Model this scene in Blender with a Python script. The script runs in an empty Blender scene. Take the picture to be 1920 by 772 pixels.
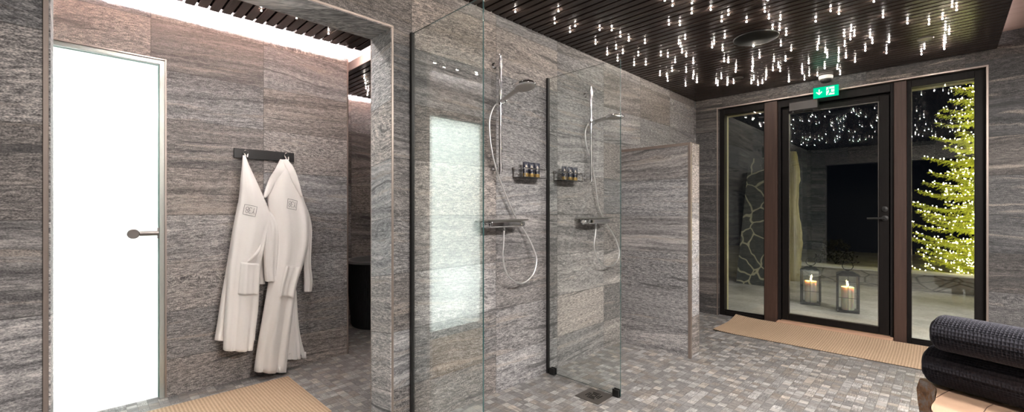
import bpy, bmesh, math, random
from mathutils import Vector, Matrix

# ------------------------------------------------------------------ camera, world, exposure
S = bpy.context.scene
COL = S.collection
R2 = math.sqrt(0.5)
FPX, HOR, EYE = 810.0, 394.0, 1.208          # focal length and horizon row in the 1920x772 frame, eye height
cam_d = bpy.data.cameras.new('camera')
cam_d.sensor_width = 36.0
cam_d.lens = 36.0 * FPX / 1920.0
cam_d.shift_y = (HOR - 386.0) / 1920.0
cam_d.clip_start = 0.02
cam = bpy.data.objects.new('camera', cam_d)
COL.objects.link(cam)
cam.location = (0, 0, EYE)
cam.rotation_euler = (math.pi / 2, 0, -math.pi / 4)
S.camera = cam
S.view_settings.view_transform = 'Standard'
S.view_settings.look = 'None'
S.view_settings.gamma = 1.0
S.view_settings.use_curve_mapping = False
S.view_settings.exposure = 0.35
world = bpy.data.worlds.new('night')
S.world = world
world.use_nodes = True
world.node_tree.nodes['Background'].inputs[0].default_value = (0.35, 0.45, 0.7, 1)
world.node_tree.nodes['Background'].inputs[1].default_value = 0.004
S.cycles.max_bounces = 10
S.cycles.diffuse_bounces = 5
S.cycles.glossy_bounces = 5
S.cycles.transparent_max_bounces = 24
S.cycles.caustics_reflective = False
S.cycles.caustics_refractive = False
S.cycles.sample_clamp_indirect = 12.0
S.cycles.use_denoising = True

STAR_E = 430.0        # star lights of the slatted ceiling
LED_E = 1800.0          # LED strips in the coves
ROOM_W = 58.0         # lamps of the bright room behind the frosted door
TREE_E = 100.0        # fairy lights on the spruce
YARD_E = 560.0        # wall lamp over the terrace
FILL_E = 350.0         # added fill lamps, unseen: raised ceiling at right, above the portal lintel
#         # wall lamp over the terrace

D, L, H = 2.094, 5.2, 2.5                    # long wall, window wall, slat ceiling
WI = 3.55                                    # wall with the robes

# ------------------------------------------------------------------ picture helpers (a pixel of the photograph -> a point on a real plane)
def dirs(x):
    a = (x - 960.0) / FPX
    return R2 * (1 + a), R2 * (1 - a)
def onX(x, y, X):
    dx, dy = dirs(x); s = X / dx
    return Vector((X, dy * s, EYE + (HOR - y) / FPX * s))
def onY(x, y, Y):
    dx, dy = dirs(x); s = Y / dy
    return Vector((dx * s, Y, EYE + (HOR - y) / FPX * s))
def onZ(x, y, Z):
    s = (Z - EYE) * FPX / (HOR - y); dx, dy = dirs(x)
    return Vector((dx * s, dy * s, Z))

# ------------------------------------------------------------------ material helpers
class NT:
    def __init__(s, name):
        s.m = bpy.data.materials.new(name); s.m.use_nodes = True
        s.t = s.m.node_tree; s.t.nodes.clear()
        s.out = s.t.nodes.new('ShaderNodeOutputMaterial')
    def n(s, typ, **kw):
        nd = s.t.nodes.new(typ)
        for k, v in kw.items(): setattr(nd, k, v)
        return nd
    def l(s, a, b): s.t.links.new(a, b)
    def put(s, sock, v):
        if isinstance(v, bpy.types.NodeSocket): s.l(v, sock)
        elif v is not None:
            if sock.type == 'RGBA' and len(v) == 3: v = (*v, 1)
            sock.default_value = v
    def math(s, op, a, b=None, c=None, clamp=False):
        nd = s.n('ShaderNodeMath', operation=op, use_clamp=clamp)
        s.put(nd.inputs[0], a)
        if b is not None: s.put(nd.inputs[1], b)
        if c is not None: s.put(nd.inputs[2], c)
        return nd.outputs[0]
    def comb(s, x, y, z):
        nd = s.n('ShaderNodeCombineXYZ')
        for i, v in enumerate((x, y, z)): s.put(nd.inputs[i], v)
        return nd.outputs[0]
    def vmath(s, op, a, b):
        nd = s.n('ShaderNodeVectorMath', operation=op)
        s.put(nd.inputs[0], a); s.put(nd.inputs[1], b)
        return nd.outputs[0]
    def pos(s):
        g = s.n('ShaderNodeNewGeometry'); sep = s.n('ShaderNodeSeparateXYZ')
        s.l(g.outputs['Position'], sep.inputs[0])
        return g.outputs['Position'], sep.outputs[0], sep.outputs[1], sep.outputs[2]
    def objpos(s):
        g = s.n('ShaderNodeTexCoord'); sep = s.n('ShaderNodeSeparateXYZ')
        s.l(g.outputs['Object'], sep.inputs[0])
        return g.outputs['Object'], sep.outputs[0], sep.outputs[1], sep.outputs[2]
    def noise(s, vec, scale=1, detail=3, rough=0.5, dist=0.0, color=False):
        nd = s.n('ShaderNodeTexNoise')
        s.put(nd.inputs['Vector'], vec)
        nd.inputs['Scale'].default_value = scale; nd.inputs['Detail'].default_value = detail
        nd.inputs['Roughness'].default_value = rough; nd.inputs['Distortion'].default_value = dist
        return nd.outputs['Color'] if color else nd.outputs[0]
    def white(s, vec):
        nd = s.n('ShaderNodeTexWhiteNoise', noise_dimensions='3D'); s.put(nd.inputs['Vector'], vec)
        sp = s.n('ShaderNodeSeparateColor'); s.l(nd.outputs['Color'], sp.inputs[0])
        return sp.outputs[0], sp.outputs[1], sp.outputs[2]
    def ramp(s, f, stops, interp='LINEAR'):
        nd = s.n('ShaderNodeValToRGB'); cr = nd.color_ramp; cr.interpolation = interp
        while len(cr.elements) < len(stops): cr.elements.new(0.5)
        for e, (p, c) in zip(cr.elements, stops):
            e.position = p; e.color = (*c, 1) if len(c) == 3 else c
        s.put(nd.inputs[0], f)
        return nd.outputs[0]
    def mix(s, f, a, b, blend='MIX'):
        nd = s.n('ShaderNodeMix', data_type='RGBA', blend_type=blend)
        s.put(nd.inputs[0], f); s.put(nd.inputs[6], a); s.put(nd.inputs[7], b)
        return nd.outputs[2]
    def maprange(s, v, a, b, c, d):
        nd = s.n('ShaderNodeMapRange')
        s.put(nd.inputs[0], v)
        for i, q in enumerate((a, b, c, d)): s.put(nd.inputs[i + 1], q)
        return nd.outputs[0]
    def bump(s, h, strength=0.3, dist=0.01):
        nd = s.n('ShaderNodeBump'); nd.inputs['Strength'].default_value = strength
        nd.inputs['Distance'].default_value = dist; s.put(nd.inputs['Height'], h)
        return nd.outputs[0]
    def bsdf(s, color=(.5, .5, .5), rough=0.5, metal=0.0, normal=None, spec=0.5, **kw):
        b = s.n('ShaderNodeBsdfPrincipled')
        s.put(b.inputs['Base Color'], color); s.put(b.inputs['Roughness'], rough)
        s.put(b.inputs['Metallic'], metal); s.put(b.inputs['Specular IOR Level'], spec)
        if normal is not None: s.l(normal, b.inputs['Normal'])
        for k, v in kw.items(): s.put(b.inputs[k.replace('_', ' ')], v)
        s.l(b.outputs[0], s.out.inputs[0])
        return s.m

def plain(name, color, rough=0.5, metal=0.0, spec=0.5, nscale=0, namp=0.15, **kw):
    t = NT(name)
    if nscale:
        p = t.objpos()[0]
        f = t.noise(p, nscale, 4)
        c = t.mix(f, tuple(v * (1 - namp) for v in color), tuple(min(1, v * (1 + namp)) for v in color))
        return t.bsdf(c, rough, metal, spec=spec, **kw)
    return t.bsdf(color, rough, metal, spec=spec, **kw)

def emit(name, color, strength):
    t = NT(name); e = t.n('ShaderNodeEmission')
    e.inputs[0].default_value = (*color, 1); e.inputs[1].default_value = strength
    t.l(e.outputs[0], t.out.inputs[0]); return t.m

def stone(name, u0, z0=0.24, tw=0.64, th=0.312, seed=0.0, gain=1.0, vy=0.0):
    """gneiss-look wall tiles: horizontal grain, veins, every tile its own shade"""
    t = NT(name); _, x, y, z = t.pos()
    u = t.math('SUBTRACT', t.math('ADD', x, y), u0)
    v = t.math('SUBTRACT', z, z0)
    if vy: v = t.math('ADD', v, t.math('MULTIPLY', y, vy))
    us = t.math('DIVIDE', u, tw); vs = t.math('DIVIDE', v, th)
    iu = t.math('FLOOR', us); iv = t.math('FLOOR', vs)
    fu = t.math('FRACT', us); fv = t.math('FRACT', vs)
    r1, r2, r3 = t.white(t.comb(iu, iv, seed + 0.37))
    q1, q2, q3 = t.white(t.comb(iv, iu, seed + 7.7))
    off = t.math('MULTIPLY', r1, 43.0)
    # large wavy warp
    warp = t.noise(t.comb(t.math('MULTIPLY', u, 2.4), t.math('MULTIPLY', v, 6.0), off), 1.0, 3, 0.55)
    warp = t.math('MULTIPLY', t.math('SUBTRACT', warp, 0.5), t.math('MULTIPLY_ADD', q1, 0.13, 0.02))
    tilt = t.math('MULTIPLY', u, t.math('MULTIPLY_ADD', q2, 0.20, -0.10))
    vw = t.math('ADD', t.math('ADD', v, warp), tilt)
    band = t.noise(t.comb(t.math('MULTIPLY', u, 1.1), t.math('MULTIPLY', vw, 24.0), off), 1.0, 4, 0.62)
    fine = t.noise(t.comb(t.math('MULTIPLY', u, 30.0), t.math('MULTIPLY', vw, 135.0), off), 1.0, 3, 0.6)
    speck = t.noise(t.comb(t.math('MULTIPLY', u, 165.0), t.math('MULTIPLY', vw, 330.0), off), 1.0, 2, 0.5)
    band = t.maprange(band, 0.30, 0.70, 0.0, 1.0)
    fine = t.maprange(fine, 0.30, 0.70, 0.0, 1.0)
    speck = t.maprange(speck, 0.28, 0.72, 0.0, 1.0)
    wb = t.math('MULTIPLY', t.math('POWER', r2, 1.8), 0.70)           # how strongly the tile is banded
    f = t.math('ADD', t.math('MULTIPLY', band, wb), t.math('MULTIPLY', fine, 0.40))
    f = t.math('ADD', f, t.math('MULTIPLY', speck, 0.42))
    f = t.math('DIVIDE', f, t.math('ADD', wb, 0.82))
    c = t.ramp(f, [(0.20, (0.062, 0.060, 0.060)), (0.42, (0.165, 0.159, 0.156)), (0.58, (0.300, 0.288, 0.276)), (0.80, (0.54, 0.505, 0.475))])
    # per tile brightness and tint
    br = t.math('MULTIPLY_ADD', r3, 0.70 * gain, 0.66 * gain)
    warm = t.mix(t.math('POWER', q3, 1.6), (0.98, 0.99, 1.0), (1.10, 1.0, 0.92))
    c = t.mix(1.0, c, warm, 'MULTIPLY')
    c = t.mix(1.0, c, t.comb(br, br, br), 'MULTIPLY')
    c = t.mix(1.0, c, (0.97, 0.99, 1.04), 'MULTIPLY')
    # beige and black veins in a few places
    vein = t.noise(t.comb(t.math('MULTIPLY', u, 1.6), t.math('MULTIPLY', vw, 26.0), t.math('ADD', off, 9.0)), 1.0, 2, 0.5)
    vb = t.math('MULTIPLY', t.maprange(vein, 0.60, 0.70, 0.0, 1.0), t.math('MULTIPLY', speck, 0.8))
    c = t.mix(vb, c, (0.47, 0.40, 0.345))
    vd = t.math('MULTIPLY', t.maprange(vein, 0.36, 0.30, 0.0, 1.0), 0.7)
    c = t.mix(vd, c, (0.055, 0.054, 0.056))
    # joints
    ju = t.math('MULTIPLY', t.math('MINIMUM', fu, t.math('SUBTRACT', 1.0, fu)), tw)
    jv = t.math('MULTIPLY', t.math('MINIMUM', fv, t.math('SUBTRACT', 1.0, fv)), th)
    j = t.math('MINIMUM', ju, jv)
    jm = t.maprange(j, 0.0010, 0.0026, 1.0, 0.0)
    c = t.mix(t.math('MULTIPLY', jm, 0.66), c, (0.045, 0.042, 0.04))
    hgt = t.math('SUBTRACT', t.math('ADD', t.math('MULTIPLY', fine, 0.5), t.math('MULTIPLY', speck, 0.5)), jm)
    return t.bsdf(c, 0.55, 0, t.bump(hgt, 0.35, 0.004), spec=0.35)

def mosaic(name):
    """5 cm stone mosaic, grain direction and shade differ from stone to stone"""
    t = NT(name); _, x, y, z = t.pos(); P = 0.05
    us = t.math('DIVIDE', x, P); vs = t.math('DIVIDE', y, P)
    iu = t.math('FLOOR', us); iv = t.math('FLOOR', vs)
    r1, r2, r3 = t.white(t.comb(iu, iv, 0.5)); q1, q2, q3 = t.white(t.comb(iv, iu, 3.5))
    fu = t.math('FRACT', us); fv = t.math('FRACT', vs)
    off = t.math('MULTIPLY', r1, 61.0)
    ga = t.noise(t.comb(t.math('MULTIPLY', x, 20.0), t.math('MULTIPLY', y, 190.0), off), 1, 3, 0.6)
    gb = t.noise(t.comb(t.math('MULTIPLY', x, 190.0), t.math('MULTIPLY', y, 20.0), off), 1, 3, 0.6)
    sel = t.math('GREATER_THAN', q1, 0.42)
    g = t.math('ADD', t.math('MULTIPLY', ga, sel), t.math('MULTIPLY', gb, t.math('SUBTRACT', 1.0, sel)))
    g = t.maprange(g, 0.3, 0.7, 0.0, 1.0)
    sp = t.noise(t.comb(t.math('MULTIPLY', x, 160.0), t.math('MULTIPLY', y, 160.0), off), 1, 2, 0.5)
    f = t.math('ADD', t.math('MULTIPLY', g, 0.6), t.math('MULTIPLY', sp, 0.4))
    c = t.ramp(f, [(0.18, (0.150, 0.146, 0.146)), (0.5, (0.250, 0.244, 0.240)), (0.82, (0.40, 0.388, 0.376))])
    b0 = t.math('POWER', r2, 2.2)
    br = t.math('MULTIPLY_ADD', b0, 0.85, 0.72)
    warm = t.mix(t.math('POWER', q2, 3.0), (0.975, 0.985, 1.0), (1.10, 1.0, 0.90))
    c = t.mix(1.0, c, warm, 'MULTIPLY'); c = t.mix(1.0, c, (1.0, 0.985, 0.985), 'MULTIPLY'); c = t.mix(1.0, c, t.comb(br, br, br), 'MULTIPLY')
    j = t.math('MULTIPLY', t.math('MINIMUM', t.math('MINIMUM', fu, t.math('SUBTRACT', 1.0, fu)), t.math('MINIMUM', fv, t.math('SUBTRACT', 1.0, fv))), P)
    jm = t.maprange(j, 0.0010, 0.0026, 1.0, 0.0)
    c = t.mix(t.math('MULTIPLY', jm, 0.7), c, (0.15, 0.145, 0.138))
    return t.bsdf(c, 0.5, 0, t.bump(t.math('SUBTRACT', t.math('MULTIPLY', f, 0.4), jm), 0.4, 0.003), spec=0.4)

def glass(name, tint=(0.93, 0.965, 0.95), gain=1.0, ior=1.5, rough=0.0):
    t = NT(name)
    tr = t.n('ShaderNodeBsdfTransparent'); tr.inputs[0].default_value = (*tint, 1)
    gl = t.n('ShaderNodeBsdfGlossy'); gl.inputs['Roughness'].default_value = rough
    gl.inputs[0].default_value = (0.95, 1.0, 0.98, 1)
    fr = t.n('ShaderNodeFresnel'); ge = t.n('ShaderNodeNewGeometry')
    t.put(fr.inputs[0], t.math('ADD', ior, t.math('MULTIPLY', ge.outputs['Backfacing'], 1.0 / ior - ior)))
    mx = t.n('ShaderNodeMixShader')
    t.l(t.math('MULTIPLY', fr.outputs[0], gain, clamp=True), mx.inputs[0])
    t.l(tr.outputs[0], mx.inputs[1]); t.l(gl.outputs[0], mx.inputs[2]); t.l(mx.outputs[0], t.out.inputs[0])
    return t.m

def sisal(name, axis):
    """tan ribbed mat; ribs run along the other axis"""
    t = NT(name); p, x, y, z = t.pos()
    c0 = x if axis == 'x' else y
    c1 = y if axis == 'x' else x
    w = t.math('SINE', t.math('MULTIPLY', c0, 2 * math.pi / 0.0185))
    wv = t.math('SINE', t.math('MULTIPLY', c1, 2 * math.pi / 0.009))
    n = t.noise(p, 140, 3); n2 = t.noise(p, 3.0, 3)
    f = t.math('ADD', t.math('MULTIPLY_ADD', w, 0.16, 0.42), t.math('MULTIPLY', t.math('SUBTRACT', n, 0.5), 0.6))
    c = t.ramp(f, [(0.1, (0.30, 0.205, 0.135)), (0.45, (0.50, 0.36, 0.245)), (0.8, (0.68, 0.51, 0.365))])
    c = t.mix(t.math('MULTIPLY', n2, 0.25), c, (0.42, 0.31, 0.22))
    h = t.math('ADD', t.math('MULTIPLY', w, 0.5), t.math('MULTIPLY', wv, 0.18))
    return t.bsdf(c, 0.9, 0, t.bump(h, 0.35, 0.004), spec=0.1)

def wood(name, c0, c1, scale=1.0, axis='z', rough=0.5, spec=0.3):
    t = NT(name); p, x, y, z = t.objpos()
    k = {'x': (2, 40, 40), 'y': (40, 2, 40), 'z': (40, 40, 2)}[axis]
    v = t.comb(t.math('MULTIPLY', x, k[0] * scale), t.math('MULTIPLY', y, k[1] * scale), t.math('MULTIPLY', z, k[2] * scale))
    f = t.maprange(t.noise(v, 1, 4, 0.6, 0.6), 0.3, 0.7, 0, 1)
    return t.bsdf(t.mix(f, c0, c1), rough, 0, t.bump(f, 0.15, 0.002), spec=spec)

# ------------------------------------------------------------------ mesh helpers
class MB:
    def __init__(s): s.bm = bmesh.new(); s.mi = 0
    def box(s, a, b, bev=0.0, seg=2):
        a, b = Vector(a), Vector(b)
        lo = Vector([min(a[i], b[i]) for i in range(3)]); hi = Vector([max(a[i], b[i]) for i in range(3)])
        t = bmesh.new(); bmesh.ops.create_cube(t, size=1)
        for v in t.verts: v.co = Vector([(lo[i] + hi[i]) / 2 + v.co[i] * (hi[i] - lo[i]) for i in range(3)])
        if bev: bmesh.ops.bevel(t, geom=t.edges[:], offset=bev, segments=seg, affect='EDGES', profile=0.6)
        return s.merge(t)
    def merge(s, t, M=None):
        me = bpy.data.meshes.new('tmp'); 
        for f in t.faces: f.material_index = s.mi
        t.to_mesh(me); t.free()
        if M is not None: me.transform(M)
        s.bm.from_mesh(me); bpy.data.meshes.remove(me)
        return s
    def tube(s, pts, r, n=10, cap=True, closed=False):
        pts = [Vector(p) for p in pts]; N = len(pts)
        rr = r if isinstance(r, (list, tuple)) else [r] * N
        rings = []; up = None
        for i, p in enumerate(pts):
            if closed: d = pts[(i + 1) % N] - pts[i - 1]
            else: d = pts[min(i + 1, N - 1)] - pts[max(i - 1, 0)]
            d.normalize()
            if up is None:
                up = Vector((0, 0, 1)) if abs(d.z) < 0.9 else Vector((1, 0, 0))
            up = (up - d * up.dot(d)).normalized(); side = d.cross(up)
            rings.append([s.bm.verts.new(p + (up * math.cos(2 * math.pi * k / n) + side * math.sin(2 * math.pi * k / n)) * rr[i]) for k in range(n)])
        M = N if closed else N - 1
        for i in range(M):
            A, B = rings[i], rings[(i + 1) % N]
            for k in range(n):
                f = s.bm.faces.new((A[k], A[(k + 1) % n], B[(k + 1) % n], B[k])); f.material_index = s.mi
        if cap and not closed:
            for ring, rev in ((rings[0], False), (rings[-1], True)):
                f = s.bm.faces.new(ring if rev else ring[::-1]); f.material_index = s.mi
        return s
    def cyl(s, a, b, r, n=24, r2=None): return s.tube([a, b], [r, r if r2 is None else r2], n)
    def lathe(s, prof, c=(0, 0, 0), n=32, M=None, sx=1.0, sy=1.0):
        t = bmesh.new(); rings = []
        for r, z in prof:
            rings.append([t.verts.new((r * sx * math.cos(2 * math.pi * k / n), r * sy * math.sin(2 * math.pi * k / n), z)) for k in range(n)])
        for A, B in zip(rings[:-1], rings[1:]):
            for k in range(n): t.faces.new((A[k], A[(k + 1) % n], B[(k + 1) % n], B[k]))
        if prof[0][0] > 1e-5: t.faces.new(rings[0][::-1])
        if prof[-1][0] > 1e-5: t.faces.new(rings[-1])
        bmesh.ops.remove_doubles(t, verts=t.verts[:], dist=1e-6)
        return s.merge(t, (M if M is not None else Matrix.Translation(Vector(c))))
    def prism(s, pts, vec):
        """polygon (3-D points) extruded along vec"""
        vec = Vector(vec)
        A = [s.bm.verts.new(Vector(p)) for p in pts]; B = [s.bm.verts.new(Vector(p) + vec) for p in pts]
        n = len(pts); fs = [s.bm.faces.new(A[::-1]), s.bm.faces.new(B)]
        for k in range(n): fs.append(s.bm.faces.new((A[k], A[(k + 1) % n], B[(k + 1) % n], B[k])))
        for f in fs: f.material_index = s.mi
        return s
    def grid(s, fn, nu, nv):
        V = [[s.bm.verts.new(Vector(fn(i / nu, j / nv))) for i in range(nu + 1)] for j in range(nv + 1)]
        for j in range(nv):
            for i in range(nu):
                f = s.bm.faces.new((V[j][i], V[j][i + 1], V[j + 1][i + 1], V[j + 1][i])); f.material_index = s.mi
        return s
    def build(s, name, mats, parent=None, smooth=False, normals=True, angle=None):
        if normals: bmesh.ops.recalc_face_normals(s.bm, faces=s.bm.faces[:])
        me = bpy.data.meshes.new(name); s.bm.to_mesh(me); s.bm.free()
        for m in (mats if isinstance(mats, (list, tuple)) else [mats]): me.materials.append(m)
        if smooth or angle:
            me.shade_smooth()
            if angle: me.set_sharp_from_angle(angle=math.radians(angle))
        o = bpy.data.objects.new(name, me); COL.objects.link(o)
        if parent is not None:
            o.parent = parent
            o.matrix_parent_inverse = Matrix.Translation(-Vector(parent.location)) if parent.type == 'EMPTY' else Matrix.Identity(4)
        return o

def tag(o, label, cat, group=None, kind=None):
    o['label'] = label; o['category'] = cat
    if group: o['group'] = group
    if kind: o['kind'] = kind
    return o
def thing(name, label, cat, loc=(0, 0, 0), group=None):
    o = bpy.data.objects.new(name, None); COL.objects.link(o); o.location = loc
    o.empty_display_size = 0.05
    return tag(o, label, cat, group)
def struct(mb, name, mats, label, cat, **kw):
    o = mb.build(name, mats, **kw); tag(o, label, cat, kind='structure'); return o
def copy_tree(o, parent=None):
    c = o.copy(); COL.objects.link(c)
    if parent is not None: c.parent = parent
    for ch in list(o.children): copy_tree(ch, c)
    return c
def smoothpath(pts, k=8):
    pts = [Vector(p) for p in pts]; out = []
    for i in range(len(pts) - 1):
        p0 = pts[max(i - 1, 0)]; p1 = pts[i]; p2 = pts[i + 1]; p3 = pts[min(i + 2, len(pts) - 1)]
        for j in range(k):
            t = j / k
            out.append(0.5 * ((2 * p1) + (p2 - p0) * t + (2 * p0 - 5 * p1 + 4 * p2 - p3) * t * t + (3 * p1 - p0 - 3 * p2 + p3) * t ** 3))
    out.append(pts[-1]); return out

# ------------------------------------------------------------------ materials
M_LONG = stone('stone_tiles_long_wall', 1.944 + D, seed=9.0, gain=1.04)
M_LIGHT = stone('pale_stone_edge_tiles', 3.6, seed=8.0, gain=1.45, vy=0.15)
M_ROBE = stone('stone_tiles_robe_wall', 0.317 + WI, seed=2.0)
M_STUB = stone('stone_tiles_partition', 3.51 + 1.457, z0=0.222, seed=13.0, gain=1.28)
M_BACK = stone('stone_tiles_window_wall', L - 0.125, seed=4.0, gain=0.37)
M_TUBW = stone('stone_tiles_tub_wall', 4.85 + 0.3, seed=5.0)
M_REAR = stone('stone_tiles_rear_wall', 0.2, seed=6.0)
M_FLOOR = mosaic('stone_mosaic')
M_TRIM = plain('bronze_trim_metal', (0.40, 0.335, 0.30), 0.38, 0.85, nscale=30, namp=0.08)
M_SLAT = wood('dark_slat_wood', (0.026, 0.019, 0.0165), (0.042, 0.031, 0.027), 1.0, 'y', 0.24, 0.15)
M_BLACKFELT = plain('black_felt', (0.004, 0.004, 0.004), 0.95, spec=0.0)
M_UPPER = wood('upper_ceiling_board', (0.26, 0.175, 0.14), (0.32, 0.22, 0.18), 0.3, 'y', 0.55)
M_GLASS = glass('shower_glass', (0.972, 0.988, 0.98), 1.35, 1.5)
M_GEDGE = plain('glass_cut_edge', (0.03, 0.075, 0.075), 0.15, spec=0.8)
M_PANE = glass('window_glass', (0.94, 0.955, 0.94), 2.1, 1.5)
M_BLACK = plain('black_metal', (0.011, 0.011, 0.011), 0.4)
M_FRAME = wood('black_brown_frame', (0.006, 0.005, 0.0048), (0.010, 0.008, 0.0075), 1.0, 'z', 0.5, 0.15)
M_DOORF = wood('dark_door_frame', (0.010, 0.0088, 0.0088), (0.014, 0.0122, 0.0122), 1.0, 'z', 0.5, 0.15)
M_POST = wood('brown_post_wood', (0.042, 0.022, 0.016), (0.066, 0.036, 0.027), 1.0, 'z', 0.5, 0.4)
M_CHROME = plain('chrome', (0.78, 0.78, 0.80), 0.07, 1.0)
M_SATIN = plain('satin_steel', (0.55, 0.54, 0.52), 0.28, 1.0)
M_DARKSTEEL = plain('dark_brushed_steel', (0.22, 0.20, 0.19), 0.35, 0.9)
M_HOSE = plain('metal_hose', (0.90, 0.90, 0.90), 0.38, 1.0)
M_COPPER = wood('threshold_wood', (0.50, 0.30, 0.20), (0.60, 0.38, 0.26), 1.0, 'y', 0.45)
M_WHITEP = plain('white_plastic', (0.75, 0.74, 0.72), 0.4)
def cloth_mat(name, col):
    t = NT(name); p = t.objpos()[0]
    n = t.noise(p, 260, 3, 0.6); n2 = t.noise(p, 9, 4)
    h = t.math('ADD', t.math('MULTIPLY', n, 0.25), t.math('MULTIPLY', n2, 0.8))
    return t.bsdf(t.mix(n, tuple(v * 0.94 for v in col), col), 0.95, 0, t.bump(h, 0.35, 0.01), spec=0.1, Sheen_Weight=0.25)
M_TERRY = cloth_mat('white_terry', (0.88, 0.84, 0.81))
M_LOGO = plain('grey_embroidery', (0.14, 0.13, 0.13), 0.9)
M_MATX = sisal('ribbed_sisal', 'x')
M_MATY = sisal('ribbed_sisal_door', 'y')
M_MATB = plain('dark_mat_backing', (0.02, 0.014, 0.01), 0.9)

# ------------------------------------------------------------------ shell
m = MB().box((-2.6, -1.7, -0.12), (5.36, 5.2, 0.0))
struct(m, 'floor', M_FLOOR, 'grey stone mosaic floor of small square tiles', 'floor')

PX0, PX1, PZ = -0.073, 1.178, 2.186          # portal opening
DB = D + 0.225                               # back of the long wall
m = MB()
m.box((-2.6, D, 0), (PX0, DB, 2.63)); m.box((PX1, D, 0), (L, DB, 2.63)); m.box((PX0, D, PZ), (PX1, DB, 2.63))
struct(m, 'wall_left', M_LONG, 'long grey stone tiled wall with the showers and the square portal', 'wall')

m = MB(); w = 0.014
for (a, b) in (((PX0 - w, 0), (PX0, PZ)), ((PX1, 0), (PX1 + w, PZ)), ((PX0 - w, PZ), (PX1 + w, PZ + w))):
    m.box((a[0], D - 0.004, a[1]), (b[0], D + 0.01, b[1]), 0.0015, 1)
struct(m, 'trim_1', M_TRIM, 'bronze metal edge trim around the portal opening', 'trim')
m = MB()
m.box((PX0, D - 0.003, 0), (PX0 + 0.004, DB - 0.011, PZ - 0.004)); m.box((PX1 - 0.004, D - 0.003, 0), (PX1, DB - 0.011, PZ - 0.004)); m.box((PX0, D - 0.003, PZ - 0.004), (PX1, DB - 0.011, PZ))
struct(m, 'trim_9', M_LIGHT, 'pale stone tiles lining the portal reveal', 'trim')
m = MB(); w = 0.006
for (a, b) in (((PX0 - w, 0), (PX0, PZ)), ((PX1, 0), (PX1 + w, PZ)), ((PX0 - w, PZ), (PX1 + w, PZ + w))):
    m.box((a[0], DB - 0.01, a[1]), (b[0], DB + 0.004, b[1]))
struct(m, 'trim_2', M_TRIM, 'thin bronze metal edge at the back of the portal', 'trim')

# robe wall with the frosted door opening
DX0, DX1, DZ = -0.52, 0.396, 2.18
m = MB()
m.box((-2.6, WI, 0), (DX0, WI + 0.14, 2.63)); m.box((DX1, WI, 0), (1.595, WI + 0.14, 2.63)); m.box((DX0, WI, DZ), (DX1, WI + 0.14, 2.63))
struct(m, 'wall_inner', M_ROBE, 'grey stone tiled wall carrying the robe rack beyond the portal', 'wall')
m = MB().box((1.587, WI - 0.003, 0), (1.599, WI + 0.012, 2.52), 0.001, 1)
struct(m, 'trim_3', M_TRIM, 'bronze metal corner trim at the end of the robe wall', 'trim')
m = MB().box((1.455, WI + 0.14, 0), (1.595, 4.85, 2.63))
struct(m, 'wall_return', M_TUBW, 'stone tiled return wall beside the bathtub', 'wall')
m = MB().box((1.455, 4.85, 0), (5.2, 5.0, 2.63))
struct(m, 'wall_far', M_TUBW, 'stone tiled wall behind the black bathtub', 'wall')
m = MB().box((L, DB, 0), (L + 0.15, 5.0, 2.63))
struct(m, 'wall_tub_end', M_TUBW, 'stone tiled end wall of the bathtub room', 'wall')

# window wall
WY0, WY1, WZ = -0.242, 1.842, 2.372
m = MB()
m.box((L, WY1, 0), (L + 0.16, DB, 2.63)); m.box((L, -1.7, 0), (L + 0.16, WY0, 2.63)); m.box((L, WY0, WZ), (L + 0.16, WY1, 2.63))
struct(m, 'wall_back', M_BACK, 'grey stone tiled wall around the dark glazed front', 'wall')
m = MB(); w = 0.014
m.box((L - 0.004, WY1, 0), (L + 0.012, WY1 + w, WZ), 0.0015, 1); m.box((L - 0.004, WY0 - w, 0), (L + 0.012, WY0, WZ), 0.0015, 1)
m.box((L - 0.004, WY0 - w, WZ), (L + 0.012, WY1 + w, WZ + w), 0.0015, 1)
struct(m, 'trim_4', M_TRIM, 'bronze metal edge trim around the glazed front', 'trim')

m = MB().box((-2.6, -1.85, 0), (L, -1.7, 2.63))
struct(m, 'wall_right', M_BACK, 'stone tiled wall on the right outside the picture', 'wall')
# rear wall with a wide dark opening (seen mirrored in the door glass)
m = MB()
m.box((-0.75, 1.78, 0), (-0.55, D, 2.63)); m.box((-0.75, -0.6, 2.16), (-0.55, 1.78, 2.63)); m.box((-0.75, -1.7, 0), (-0.55, -0.6, 2.63))
struct(m, 'wall_front', M_REAR, 'stone tiled rear wall with a wide dark opening, mirrored in the glass', 'wall')
M_SAUNA = plain('dark_stained_panel', (0.012, 0.009, 0.008), 0.7)
m = MB(); m.box((-2.6, -1.7, 0), (-2.5, D, 2.63)); m.box((-2.5, -1.7, 2.3), (-0.75, D, 2.63)); m.box((-2.5, -1.7, 0), (-0.75, -1.6, 2.3)); m.box((-2.5, D - 0.05, 0), (-0.75, D, 2.3)); m.box((-2.5, -1.6, 0), (-0.75, D - 0.05, 0.02))
struct(m, 'wall_dark_room', M_SAUNA, 'dark panelled room behind the rear opening', 'wall')

# upper ceiling (seen in the coves)
m = MB().box((-2.75, -1.85, 2.63), (5.36, 5.2, 2.75))
struct(m, 'ceiling', M_UPPER, 'salmon brown upper ceiling seen in the light coves', 'ceiling')

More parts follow.
